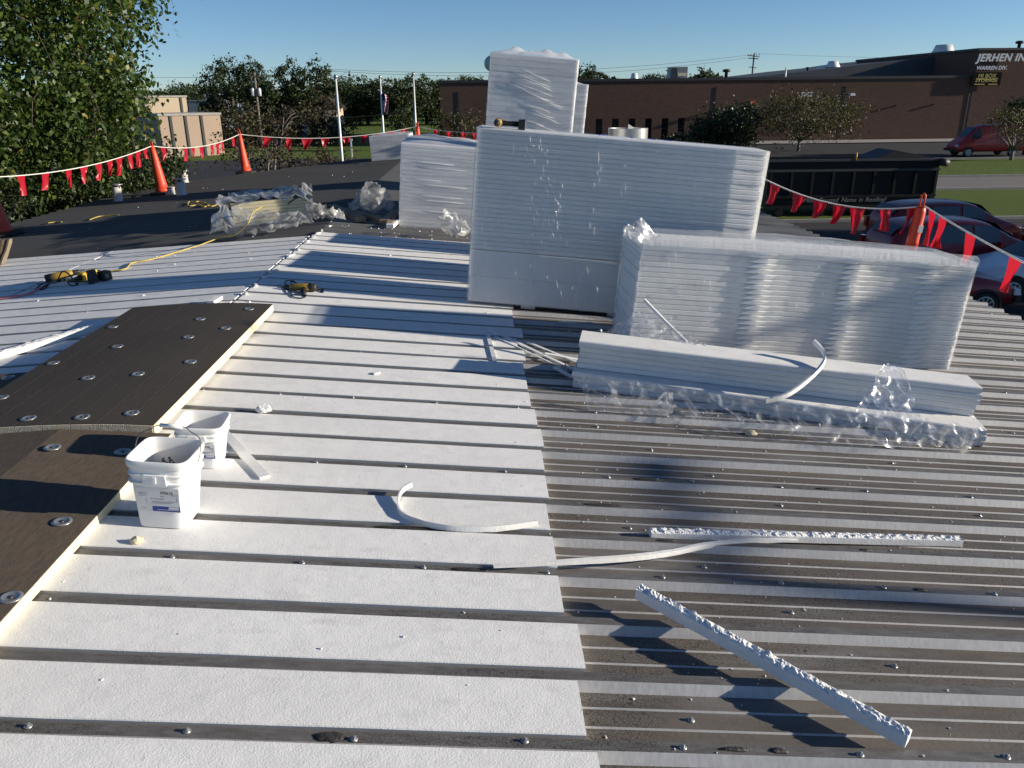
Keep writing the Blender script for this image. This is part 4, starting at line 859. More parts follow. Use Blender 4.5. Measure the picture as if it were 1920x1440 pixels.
chunk('crumbly white foam lump on a strip right of the dark board', pR(495, 771, .004), .045, 'eps_cut'); chunk('cream foam chunk in front of the nearer pail', pR(258, 1016, .004), .028, 'iso')
chunk('cream foam chunk below the crumpled film on bare metal', pR(1408, 815, PAN), .035, 'iso')
# foam bits lined up along the ridge
for i, (x, y) in enumerate([(604, 432), (588, 443), (575, 452), (560, 466), (545, 478), (512, 508), (497, 519), (480, 534), (462, 549), (618, 424), (596, 437)]):
    p = pZ(x, y, .012); b = MB(); b.box((0, 0, 0), (random.uniform(.02, .045), random.uniform(.05, .16), random.uniform(.008, .018)), Matrix.Rotation(random.uniform(-.4, .4), 3, 'Z')); o = b.build('ridge_foam_bit', M['eps_cut']); o.location = p
    tag(o, f'small foam scrap on the ridge line, {NUM[i]} of the ridge scraps', 'foam scrap', 'foam scraps along the ridge')
# crumbs
b = MB()
for i in range(900):
    if i < 520: x, y = random.uniform(2.45, 5.6), random.uniform(1.6, 5.4) if i % 3 else random.uniform(3.2, 5.0)
    elif i < 650: x, y = random.uniform(-5.8, 0), random.uniform(10.2, 20)
    elif i < 760: x, y = random.uniform(0, 2.2), random.uniform(10.3, 11.4)
    else: x, y = random.uniform(-2.5, 2.4), random.uniform(2, 10)
    foam = y < 10.1 and x < 2.41; s = random.uniform(.0018, .005) if y < 6 else random.uniform(.004, .012)
    u = ((y - Y0) / P_ + .5) % 1 - .5; z = 0 if foam and abs(u) > .12 else (PAN + .032 if abs(u) < .07 else PAN)
    b.box((x, y, roofz(x) + z + s * .5), (s * random.uniform(.8, 2), s, s), Matrix.Rotation(random.uniform(0, 3), 3, 'Z'))
tag(b.build('foam_crumbs', M['eps_cut']), 'tiny white foam crumbs scattered over the metal', 'crumbs', kind='stuff')

# ================================================================ crumpled clear film
def film(name, label, grid, nu, nv, amp, freq, m, seed=0.0, fold=0.0, parent=None):
    """grid(u, v) -> base point; creased by ridged noise along z and sideways"""
    b = MB(); vs = []
    for j in range(nv + 1):
        for i in range(nu + 1):
            p = grid(i / nu, j / nv); q = p * freq + Vector((seed, seed * .7, 0))
            r = 1 - abs(noise.noise(q)) * 2.2; r2 = 1 - abs(noise.noise(q * 2.3 + Vector((3, 1, 5)))) * 2
            d = noise.noise_vector(q * 1.3)
            r3 = (1 - abs(noise.noise(Vector((q.x * 4.1, q.y * 4.1, q.z * 2.5 + 9))) * 2)) ** 3; d2 = noise.noise_vector(q * 4.2)
            vs.append(p + Vector((d.x * amp * .8 + d2.x * amp * .10, d.y * amp * .8 + d2.y * amp * .10, max(-.2, r) * amp * .8 + r2 * amp * .35 + r3 * amp * .12)))
    b.add(vs, [(j * (nu + 1) + i, j * (nu + 1) + i + 1, (j + 1) * (nu + 1) + i + 1, (j + 1) * (nu + 1) + i) for j in range(nv) for i in range(nu)], 0, False)
    O = Vector(vs[0]); me = b.mesh(name, M[m]); 
    for p in me.polygons: p.use_smooth = True
    if parent: return link(name, me, parent)
    me.transform(Matrix.Translation(-O)); return tag(link(name, me, None, O), label, 'plastic film')
def quadgrid(a, b_, c, d): return lambda u, v: Vector(a).lerp(Vector(b_), u).lerp(Vector(d).lerp(Vector(c), u), v)
def strip_grid(top, bot):
    T, Bt = spline(top, 8), spline(bot, 8)
    def f(u, v):
        def at(L): x = u * (len(L) - 1); i = min(int(x), len(L) - 2); return L[i].lerp(L[i + 1], x - i)
        return at(T).lerp(at(Bt), v)
    return f
film('crumpled_film', 'clear crumpled film draped over the front of the lower plank pack', strip_grid([pR(1075, 712, .10), pR(1200, 722, .14), pR(1400, 752, .14), pR(1600, 775, .15), pR(1845, 812, .11)], [pR(1110, 775, PAN + .02), pR(1220, 786, PAN + .03), pR(1380, 812, PAN + .04), pR(1600, 838, PAN + .05), pR(1800, 845, PAN + .04)]), 230, 44, .032, 6.5, 'film3', 2.0)
film('crumpled_film', 'bright wadded film piled at the right end of the lower planks', strip_grid([pR(1640, 778, .17), pR(1720, 792, .17), pR(1840, 815, .11)], [pR(1640, 838, PAN + .03), pR(1730, 846, PAN + .03), pR(1825, 843, PAN + .02)]), 90, 44, .040, 8, 'film3', 7.0)
film('crumpled_film', 'pinched film tail twisting up over the two plank packs', strip_grid([pR(1655, 690, .36), pR(1672, 688, .36), pR(1690, 690, .35)], [pR(1590, 800, .14), pR(1650, 790, .16), pR(1730, 800, .14)]), 44, 66, .028, 9, 'film3', 4.0)
film('crumpled_film', 'film peak wadded between the left end of the planks and the right bundle', strip_grid([pR(1170, 612, .34), pR(1205, 590, .42), pR(1260, 620, .34), pR(1300, 640, .3)], [pR(1115, 625, .26), pR(1200, 640, .27), pR(1260, 648, .27), pR(1330, 658, .27)]), 80, 40, .03, 9, 'film3', 9.0)
film('crumpled_film', 'small standing tent of film beside the planks with a bright face', strip_grid([pR(1245, 740, .16), pR(1252, 735, .16), pR(1262, 742, .15)], [pR(1200, 780, PAN + .01), pR(1245, 782, PAN + .01), pR(1262, 776, PAN + .01)]), 14, 18, .016, 22, 'film4', 5.0)
film('crumpled_film', 'tuft of gathered film on the top left corner of the right bundle', strip_grid([pR(1180, 428, 1.02), pR(1200, 418, 1.05), pR(1222, 428, 1.02)], [pR(1160, 455, .93), pR(1200, 455, .94), pR(1240, 450, .94)]), 26, 14, .035, 14, 'film4', 6.0)
film('crumpled_film', 'rumpled clear film bag lying against the bundle left of the middle stack', strip_grid([pR(822, 410, .28), pR(845, 400, .30), pR(872, 425, .18)], [pR(830, 440, PAN + .02), pR(855, 448, PAN + .02), pR(884, 444, PAN + .02)]), 30, 24, .07, 9, 'film4', 3.0)
film('crumpled_film', 'peaked clear film beside the lumber behind the foam strips', strip_grid([pL(668, 372, .2), pL(697, 350, .45), pL(730, 372, .2)], [pL(650, 398, .0), pL(695, 402, .02), pL(742, 396, .0)]), 30, 22, .08, 6, 'film4', 13.0)
ribbon('torn_film_band', 'white band of torn film at the joint of the middle stack', [UPA @ Vector((.62, -.03, .505)), UPA @ Vector((1.0, -.04, .508)), UPA @ Vector((1.30, -.04, .500))], .018, .006, n=6, cat='film band')

# ================================================================ pile of boards under film on the left slope
pa, pb_ = pL(440, 425, 0), pL(578, 408, 0)
T = thing('board_pile', 'pile of cream boards with dark facer half covered by film', 'board pile', (pa.x, pa.y, roofz(pa.x) + .0), (Matrix.Rotation(-AL, 4, 'Y') @ Matrix.Rotation(math.atan2(pb_.y - pa.y, pb_.x - pa.x) * .4, 4, 'Z')).to_euler())
WP = (pb_ - pa).length
for i in range(7):
    b = MB(); b.box((WP / 2, .62, .02 + i * .046), (WP, 1.22, .042)); b.build('foam_board', M['iso'], T)
b = MB(); b.box((WP / 2, .62, 7 * .046 + .001), (WP, 1.22, .008)); b.build('facer', M['facer'], T)
film('cloudy_film', 'white cloudy film heaped along the front of the cream board pile', strip_grid([pL(412, 395, .32), pL(450, 400, .36), pL(500, 408, .28), pL(572, 408, .2)], [pL(395, 446, .0), pL(440, 446, .0), pL(500, 440, .0), pL(588, 425, .0)]), 60, 30, .09, 5, 'film4', 1.0)
film('cloudy_film', 'bluish film trailing along the back of the cream board pile', strip_grid([pL(405, 378, .38), pL(460, 366, .38), pL(540, 358, .40), pL(580, 350, .55)], [pL(405, 392, .36), pL(460, 382, .36), pL(540, 375, .36), pL(590, 372, .36)]), 60, 12, .07, 5, 'film4', 21.0)
film('cloudy_film', 'bluish film hanging over the right end of the cream board pile', strip_grid([pL(575, 372, .42), pL(600, 388, .25), pL(640, 400, .08)], [pL(576, 415, .04), pL(600, 418, .0), pL(645, 414, .0)]), 34, 20, .07, 6, 'film4', 31.0)
for i, (a, c, wd) in enumerate([((622, 392), (678, 416), .14), ((660, 402), (738, 424), .09), ((720, 422), (742, 402), .12), ((640, 405), (700, 412), .10), ((730, 428), (745, 405), .09)]):
    f = (lambda q: pL(*q, PAN + .03) if pL(*q, PAN + .03).x < 0 else pR(*q, PAN + .03))
    bar('timber', ['thick timber lying behind the foam strips', 'long thin timber reaching the white bundle', 'timber end propped by the white bundle', 'timber under the film peak', 'short white-ended timber against the white bundle'][i], 'timber', f(a), f(c), wd, .07, 'wood', group='loose timbers by the white bundle')
bar('foam_lath', 'bright white block at the corner of the white bundle', 'foam block', pR(731, 428, PAN + .05), pR(742, 418, PAN + .05), .1, .05)

# ================================================================ pails of fasteners
def rsq(h, r, n=40):
    out = []
    for k in range(n):
        a = 2 * math.pi * (k + .5) / n; c, s = math.cos(a), math.sin(a); e = 2 / 6.0
        out.append((math.copysign(abs(c) ** e, c) * h, math.copysign(abs(s) ** e, s) * h))
    return out
def pail(label, p, rz, number, fill):
    t = thing('square_pail', label, 'pail', p, (Matrix.Rotation(AR, 4, 'Y') @ Matrix.Rotation(rz, 4, 'Z')).to_euler(), 'white square pails of fasteners')
    H = .335; t.scale = (.84, .84, .94) if fill else (.76, .76, .66); b = MB()
    prof = [(.108, .0), (.116, .004), (.118, .02), (.1345, .225), (.146, .226), (.147, .232), (.137, .236), (.138, .262), (.147, .264), (.148, .270), (.140, .273), (.1415, .300), (.1500, .302), (.1525, .316), (.1525, .330), (.149, H), (.1435, H), (.139, .326), (.137, .30), (.1165, .012)]
    b.loft([[Vector((x, y, z)) for x, y in rsq(h, 0)] for h, z in prof], 0, True, True); o = b.build('body', M['pail'], t); recalc(o.data)
    m_ = o.modifiers.new('e', 'EDGE_SPLIT'); m_.split_angle = R_(38)
    b = MB(); b.box((0, -.1465, .252), (.115, .020, .046), taper=(.9, 1)); b.build('latch_panel', M['pail'], t)
    b = MB(); b.box((0, -.158, .254), (.016, .006, .03)); b.build('latch_tab', M['pail'], t)
    # label on the near side, tilted with the wall
    def face(x, z): k = (z - .02) / (.225 - .02); return Vector((x, -(.118 + (.1345 - .118) * k) - .0016, z))
    def sheet_(name, x0, x1, z0, z1, m, off=0, par=t):
        q = [face(x0, z0), face(x1, z0), face(x1, z1), face(x0, z1)]; bb = MB(); bb.prism([v + Vector((0, -off, 0)) for v in q], (0, .0012, 0)); return bb.build(name, m, par)
    lb = sheet_('label', -.098, .104, .088, .208, M['paper']); tilt = math.atan2(.0165, .205)
    def FM(x, z, off=.0009): return Matrix.Translation(face(x, z) + Vector((0, -off, 0))) @ Matrix.Rotation(R_(90) + tilt, 4, 'X')
    text('lettering', number, .021, FM(.012, .178), M['ink'], lb, bold=.0003)
    for s, x, z, sz in (('HP FASTENERS', -.038, .150, .0105), ('#14', .014, .164, .012)): text('lettering', s, sz, FM(x, z), M['ink'], lb)
    M['fade'] = M.get('fade') or mat('faded_ink', (.38, .38, .40), .6)
    ln = MB()
    for x0, x1, z in [(-.09, -.055, .182), (-.09, -.045, .174), (-.09, -.05, .166), (-.03, .085, .142), (-.03, .075, .137), (-.03, .06, .132), (-.085, -.055, .108), (-.085, -.06, .101), (.06, .1, .176), (.07, .1, .17)]:
        c = face((x0 + x1) / 2, z); ln.box(c + Vector((0, -.0009, 0)), (x1 - x0, .0004, .0022))
    for k in range(6): ln.box(face(-.055, .154 - k * .004) + Vector((0, -.0009, 0)), (.008, .0004, .0018)); ln.box(face(.092, .162 - k * .004) + Vector((0, -.0009, 0)), (.008, .0004, .0022))
    ln.build('small_print', M['fade'], lb)
    sheet_('blue_band', -.03, .104, .091, .116, M['blue'], .0009, lb)
    w_ = MB()
    for x0, x1, z, h in [(.05, .098, .111, .008), (-.005, .098, .100, .0016), (.045, .098, .104, .003)]: w_.box(face((x0 + x1) / 2, z) + Vector((0, -.0022, 0)), (x1 - x0, .0004, h))
    w_.build('band_print', M['paper'], lb)
    # wire bail with grip, leaning back
    hd = MB(); arc = [Vector((-.154, 0, .285)), Vector((-.16, .02, .32)), Vector((-.15, .055, .375)), Vector((-.10, .072, .40)), Vector((-.058, .082, .418)), Vector((.058, .082, .418)), Vector((.10, .072, .40)), Vector((.15, .055, .375)), Vector((.16, .02, .32)), Vector((.154, 0, .285))]
    if fill:
        hd.tube(spline(arc, 5), .0024, 6); h = hd.build('handle', M['steel'], t)
        g = MB(); g.tube([(-.055, .082, .418), (.055, .082, .418)], .010, 10); g.build('grip', M['pail'], h)
    if fill:
        for k in range(34):
            a = Vector((random.uniform(-.055, .055), random.uniform(-.055, .055), random.uniform(.20, .24))); d = Vector((random.uniform(-1, 1), random.uniform(-.6, .6), random.uniform(-.1, .8))).normalized()
            s = MB(); s.tube([a - d * .06, a + d * .06], .0028, 5); s.lathe([(.0075, 0), (.0075, .002), (.003, .0035)], a + d * .06, n=8); s.build('fastener', M['steel'], t)
        s = MB(); s.loft([[Vector((x, y, z)) for x, y in rsq(.122, 0)] for z in (.165, .195)], 0, True, False); s.build('fastener_heap', M['steel'], t)
    return t
pp = (pR(258, 992, .002) + pR(372, 992, .002)) / 2
pail('nearer white square pail full of dark screws with its wire handle up', (pp.x - .025, pp.y + .10, roofz(pp.x - .025) + .002), R_(-2), '300616', True)
p2 = pR(388, 880, .002)
pail('rear white square pail, empty inside, half hidden by the nearer one', (p2.x - .04, p2.y + .09, roofz(p2.x - .04) + .002), R_(3), '300598', False)

# ================================================================ cones and pennant lines
def cone(label, p, H, r0, r1, lean, cyl=False):
    t = thing('safety_cone', label, 'safety cone', p, (R_(lean[1]), R_(lean[0]), 0), 'orange cones carrying the pennant lines')
    b = MB()
    if cyl: b.lathe([(r0, .02), (r0, H * .5), (r0 * 1.06, H * .505), (r0 * .98, H * .53), (r0 * .95, H * .82), (r0 * .82, H * .86), (.03, H * .88)], n=20)
    else: b.lathe([(r0 * 1.15, .03), (r0 * 1.15, .10), (r0, .11), (r0 * .93, .22), (r1 * 1.5, H * .70), (r1 * 1.1, H * .86), (r1 * .6, H * .88)], n=20)
    b.build('body', M['cone'], t)
    b = MB(); b.tube([(-.018, 0, H * .86), (-.026, 0, H * .93), (-.02, 0, H * .985), (0, 0, H), (.02, 0, H * .985), (.026, 0, H * .93), (.018, 0, H * .86)], .011, 8); b.build('loop_handle', M['cone'], t)
    b = MB(); n = 8; b.lathe([(r0 * 2.3, 0), (r0 * 2.3, .03), (r0 * 2.0, .045), (r0 * 1.1, .05)], n=8, sm=False); b.build('base', M['rubber'], t)
    if cyl: b = MB(); b.box((.02, -r0 * .98, H * .66), (.055, .012, .085)); b.build('sticker', M['paper'], t)
    return t
c1 = pL(306, 363, PAN + .03); c2 = pL(461, 324, PAN + .03); c0 = pL(7, 441, PAN + .03)
cone('orange-red cone beside the short vent pipes on the left slope', c1, 1.13, .125, .045, (-5, 0)); cone('orange-red cone at the far left corner of the roof', c2, 1.12, .125, .045, (-3, 0)); cone('orange-red cone cut by the left photo edge', c0, 1.13, .135, .045, (-7, 0))
c3 = pY(783, 246, 24.0); c3.z = roofz(c3.x) + PAN + .03; c3.y = 24.0
cone('small far orange-red cone at the roof end behind the white bundle', c3, pY(783, 229, 24).z - c3.z, .12, .045, (0, 0))
YC = 9.2; ct = pY(1733, 362, YC); cb = roofz(ct.x) + PAN + .03
cone('orange post cone with loop top behind the right bundle', (ct.x - .10, YC, cb), ct.z - cb, .068, .05, (5, 0), True)
def pennant_line(label, anchors, n_list, sag, group, sizes):
    t = thing('pennant_line', label, 'pennant line', anchors[0]); O = Vector(anchors[0]); pts = []; flags = []
    for i in range(len(anchors) - 1):
        a, c = Vector(anchors[i]), Vector(anchors[i + 1]); seg = [a.lerp(c, k / 16) + Vector((0, 0, -sag[i] * 4 * (k / 16) * (1 - k / 16))) for k in range(17)]; pts += seg if i == 0 else seg[1:]
        for f in n_list[i]:
            k = f * 16; j = min(int(k), 15); flags.append((seg[j].lerp(seg[j + 1], k - j), (seg[j + 1] - seg[j]).normalized(), sizes[i]))
    b = MB(); b.tube([p - O for p in pts], .009 if sizes[0][0] < .3 else .008, 6); b.build('rope', M['rope'], t)
    for q, (p, d, (w, h)) in enumerate(flags):
        w *= random.uniform(.75, 1.15); h *= random.uniform(.7, 1.15); sw = random.uniform(-.42, .02); tw = random.uniform(-1.0, 1.0); vs = []; nu, nv = 6, 8
        pinch = random.uniform(.6, 1.0)
        for j in range(nv + 1):
            v = j / nv
            for i in range(nu + 1):
                u = i / nu - .5; ww = w * (pinch + (1 - pinch) * .2) * (1 - v * .9); 
                vs.append(p - O + d * (u * ww + sw * h * v * v) + Vector((.03 * math.sin(u * 7 + q) * v, (.06 * math.sin(u * 6 + tw * 3 * v + q) + .05 * tw * u) * (v + .1), -h * v)))
        b = MB(); b.add(vs, [(j * (nu + 1) + i, j * (nu + 1) + i + 1, (j + 1) * (nu + 1) + i + 1, (j + 1) * (nu + 1) + i) for j in range(nv) for i in range(nu)], 0, True); b.build('pennant', M['flag'], t)
    return t
def top(p, H, lean): return Vector((p[0] + math.sin(R_(lean)) * H, p[1], p[2] + math.cos(R_(lean)) * H))
T1, T2, T0 = top(c1, .99, -5), top(c2, .99, -3), top(c0, .99, -7)
T3 = Vector((c3.x, 24.0, pY(783, 237, 24).z)); L0 = pY(-60, 333, 13.0)
pennant_line('white rope with red pennants strung along the left side of the roof', [L0, T1, T2, T3, pY(905, 249, 22.0)],
             [[.22, .34, .46, .545, .63, .70, .765, .84, .90, .95], [.10, .32, .40, .50, .63, .70, .76, .90], [.14, .26, .36, .46, .58, .68, .76, .84, .92], [.3, .5, .72, .9]], [.16, .16, .2, .05], None, [(.23, .29), (.26, .27), (.30, .31), (.30, .26)])
S1 = ct + Vector((.0, 0, -.10)); 
pennant_line('white rope with red pennants sagging from the middle stack to the right corner', [pY(1425, 331, 9.6), pY(1733, 386, YC), pY(1945, 505, 6.2)],
             [[.10, .25, .38, .50, .61, .78, .93], [.10, .22, .50, .86]], [.16, .02], None, [(.19, .28), (.30, .42)])
p = pY(1115, 262, 12.0); b = MB(); b.tube([(0, 0, -1.2), (0, 0, .02)], .02, 6); b.add([(-.03, 0, .06), (.05, .02, .04), (.03, -.01, -.06), (-.04, 0, -.03)], [(0, 1, 2, 3)], 0); o = b.build('red_marker', M['flag']); o.location = p; tag(o, 'tiny red marker flag peeking over the middle stack', 'marker')
# ================================================================ vents on the roof
def pipe(label, p, H, r, cap=True):
    t = thing('vent_pipe', label, 'vent pipe', p, group='white vent pipes on the left slope'); b = MB(); b.lathe([(r * 1.25, -.02), (r * 1.2, .03), (r, .04), (r, H * .82), (r * .96, H * .82)], n=16); b.build('pipe', M['pvc'], t)
    if cap:
        b = MB(); b.lathe([(r * .35, H * .8), (r * .35, H * .93), (r * 1.5, H * .93), (r * 1.55, H * .97), (r * .5, H)], n=16); b.build('cap', M['galv'], t)
    else: b = MB(); b.lathe([(r * 1.12, H * .72), (r * 1.12, H * .8), (r * .9, H * .81)], n=14); b.build('rim', M['pvc'], t)
for lab, px, py, pt, r, cp in (('capped white vent pipe standing alone near the evergreens', 223, 378, 348, .085, True), ('short uncapped white pipe right beside the cone', 322, 367, 349, .075, False), ('capped white vent pipe right of the short pipe', 341, 367, 338, .09, True), ('capped white vent pipe farthest back on the left slope', 347, 344, 322, .085, True)):
    p = pL(px, py, PAN); pipe(lab, p, (pY(px, pt, p.y).z - p.z) * 1.12, r, cp)
p = pY(1178, 240, 13.6); zb = roofz(p.x) + PAN; t = thing('duct_ring', 'round galvanised duct standing behind the middle stack', 'duct', (p.x, 13.6, zb))
b = MB(); H = p.z - zb; rr = .325; seg = 40
for s0, s1, r1, r2 in ((200, 300, rr, rr), (300, 380, rr, rr * .97), (20, 200, rr, rr)):
    vs = []; m_ = 14
    for j in range(2):
        for i in range(m_ + 1): a = R_(s0 + (s1 - s0) * i / m_); r = r1 + (r2 - r1) * i / m_; vs.append((r * math.cos(a), r * math.sin(a), (0, H)[j]))
    b.add(vs, [(i, i + 1, m_ + 2 + i, m_ + 1 + i) for i in range(m_)], 0, True)
b.build('duct_wall', M['galv'], t); b = MB(); b.add([(-.02, -.1, H - .02), (.10, -.04, H - .02), (.10, -.05, H), (-.02, -.1, H + .065)], [(0, 1, 2, 3)]); b.build('flap', M['galv'], t)
b = MB(); b.box((0, 0, .1), (.8, .8, .2)); b.build('curb', M['trim'], t)

# ================================================================ tools
def drill(label, loc, rot, corded, sc=1.0, cord=None, dark=False):
    t = thing('power_drill', label, 'power drill', loc, rot); t.scale = (sc,) * 3
    b = MB(); b.tube([(-.10, 0, 0), (-.095, 0, 0), (-.02, 0, 0), (.05, 0, 0), (.085, 0, 0)], [.024, .031, .033, .030, .024], 14); b.build('motor_housing', M['toolyellow'], t)
    b = MB(); b.tube([(-.125, 0, 0), (-.12, 0, 0), (-.085, 0, 0), (-.07, 0, 0)], [.020, .032, .0345, .0342], 14); b.build('end_cap', M['toolblack'], t)
    b = MB(); b.tube([(.085, 0, 0), (.095, 0, 0), (.125, 0, 0), (.14, 0, 0)], [.024, .021, .020, .012], 12); b.build('chuck', M['toolblack'], t)
    b = MB(); b.tube([(.13, 0, 0), (.19, 0, 0)], .004, 6); b.build('bit', M['steel'], t)
    b = MB(); b.tube([(-.03, 0, -.02), (-.045, 0, -.08), (-.06, 0, -.15)], [.020, .018, .021], 12); b.build('grip', M['toolblack'], t)
    b = MB(); b.box((.005, 0, -.05), (.012, .014, .032)); b.build('trigger', M['toolblack'], t)
    if not corded:
        b = MB(); b.box((-.055, 0, -.18), (.12, .078, .05), taper=(.94, .9)); b.build('battery', M['toolblack'], t)
        b = MB(); b.box((-.055, 0, -.2065), (.09, .06, .004)); b.build('battery_label', M['trim'], t)
    if cord: b = MB(); b.tube(spline(cord, 6), .0045, 6); b.build('cord', M['toolblack'], t)
    return t
# cordless drill on top of the middle stack, lying on its side
dp = UPA @ Vector((.13, .22, 1.505 + .036)); drill('yellow and black cordless drill lying on top of the middle stack', dp, (R_(90), R_(0), R_(-82)), False, 1.15)
drl = bpy.data.objects['power_drill']; drl.matrix_world = UPA @ Matrix.Translation((.15, .20, 1.60)) @ Matrix(((0, 0, -1, 0), (-1, 0, 0, 0), (0, 1, 0, 0), (0, 0, 0, 1))) @ Matrix.Scale(1.15, 4)
p = pR(565, 545, .004)
lp = lambda x, y, z=0: (x, y, z)
t = drill('yellow and black corded screw gun lying in the blue shade with looped cord', (p.x, p.y, p.z + .03), (R_(75), 0, R_(175)), True, 1.15)
b = MB(); b.tube(spline([pR(595, 541, .03), pR(605, 543, .01), pR(606, 548, .008), pR(600, 545, .01), pR(590, 534, .02), pR(575, 531, .03), pR(560, 533, .03), pR(547, 526, .04), pR(546, 540, .01), pR(548, 555, .008), pR(565, 559, .008), pR(574, 554, .008), pR(566, 546, .02), pR(553, 545, .03), pR(540, 536, .02), pR(534, 530, .02), pR(540, 526, .03), pR(553, 530, .03), pR(558, 535, .03)], 6), .006, 6)
cdm = b.build('cord', M['toolblack']); cdm.parent = t; cdm.matrix_parent_inverse = t.matrix_basis.inverted()
p = pL(118, 527, .004)
drill('yellow and black corded drill among tangled cords on the left slope', (p.x, p.y, p.z + .06), (R_(15), R_(-8), R_(25)), True, 1.25)
p = pL(184, 528, .0); t = thing('battery_pack', 'black cordless battery tool lying right of the yellow outlet box', 'battery tool', (p.x, p.y, p.z), (0, -AL, R_(30)))
b = MB(); b.box((-.04, 0, .06), (.10, .13, .12), taper=(.8, .8)); b.build('battery', M['toolblack'], t); b = MB(); b.box((.07, -.03, .055), (.09, .10, .09), Matrix.Rotation(.5, 3, 'Z')); b.build('charger_head', M['toolblack'], t); b = MB(); b.box((.085, -.085, .06), (.035, .01, .04), Matrix.Rotation(.5, 3, 'Z')); b.build('label', M['wood'], t)
pa, pb_ = pL(150, 520, .045), pL(179, 512, .045); d = (pb_ - pa); L = d.length
t = thing('outlet_box', 'yellow multi-outlet box at the end of the yellow cord', 'outlet box', (pa + pb_) / 2, (0, -AL, math.atan2(d.y, d.x)))
b = MB(); b.box((0, 0, 0), (L, .085, .075), taper=(.94, .8)); b.build('body', M['yellow'], t)
for k in range(3): b = MB(); b.box((-L * .3 + k * L * .3, 0, .039), (L * .2, .05, .006)); b.build('outlet', M['toolblack'] if k == 9 else M['yellow'], t)
for s in (-1, 1): b = MB(); b.tube([(s * L * .48, 0, 0), (s * (L * .5 + .06), 0, 0)], [.03, .016], 8); b.build('strain_relief', M['toolblack'], t)
def cord(label, P, r, m): b = MB(); Q = spline(P, 8); b.tube([q - Q[0] for q in Q], r, 6); o = b.build('cord', M[m]); o.location = Q[0]; return tag(o, label, 'cord')
cord('yellow extension cord running from the outlet box up to the film heap', [pL(179, 511, .03), pL(205, 508, .012), pL(235, 504, .012), pL(248, 493, .012), pL(285, 486, .012), pL(340, 470, .012), pL(395, 452, .012), pL(410, 445, .05), pL(440, 440, .12), pL(465, 418, .3), pL(473, 400, .36), pL(492, 387, .36)], .008, 'yrope')
cord('short yellow cord between the drill and the outlet box', [pL(124, 526, .05), pL(135, 524, .02), pL(148, 519, .04)], .012, 'yrope')
cord('pink extension cord entering from the left photo edge', [pL(-30, 562, .012), pL(20, 556, .012), pL(50, 552, .012), pL(70, 543, .012), pL(88, 534, .012)], .010, 'pinkcord')
cord('second strand of the pink extension cord', [pL(-30, 563, .012), pL(25, 557, .012), pL(45, 553, .012), pL(60, 549, .012)], .008, 'pinkcord')
cord('black tangled cord around the yellow drill', [pL(66, 543, .01), pL(78, 533, .02), pL(92, 530, .03), pL(84, 541, .01), pL(76, 542, .01), pL(92, 532, .04), pL(106, 528, .08), pL(116, 510, .16), pL(128, 513, .12), pL(142, 530, .03), pL(147, 532, .01), pL(135, 536, .01), pL(128, 528, .05), pL(150, 528, .02), pL(168, 528, .03)], .007, 'toolblack')
cord('thin dark cord loop behind the yellow drill', [pL(96, 524, .02), pL(97, 518, .06), pL(105, 516, .05), pL(115, 519, .05)], .006, 'toolblack')
cord('loose coil of yellow cord on the dark metal near the cone', [pL(408, 383, -.0), pL(395, 387, 0), pL(375, 384, 0), pL(368, 378, .02), pL(380, 379, 0), pL(392, 384, 0), pL(382, 388, 0), pL(371, 384, 0), pL(354, 386, 0), pL(356, 378, 0), pL(385, 380, 0)], .009, 'yrope')
for i, P in enumerate([[(168, 412), (185, 406), (205, 404), (223, 403)], [(90, 418), (105, 416), (116, 416)], [(28, 425), (40, 424), (48, 426)]]):
    cord(['long stray piece of yellow cord on the dark metal', 'short stray piece of yellow cord left of the long one', 'faint yellow cord piece nearest the left photo edge'][i], [pL(x, y, PAN + .045) for x, y in P], .008, 'yrope')
cord('thin black cord crossing the top of the board pile', [pL(540, 382, .36), pL(560, 370, .44), pL(578, 378, .36), pL(600, 396, .1), pL(625, 400, .0)], .01, 'toolblack')
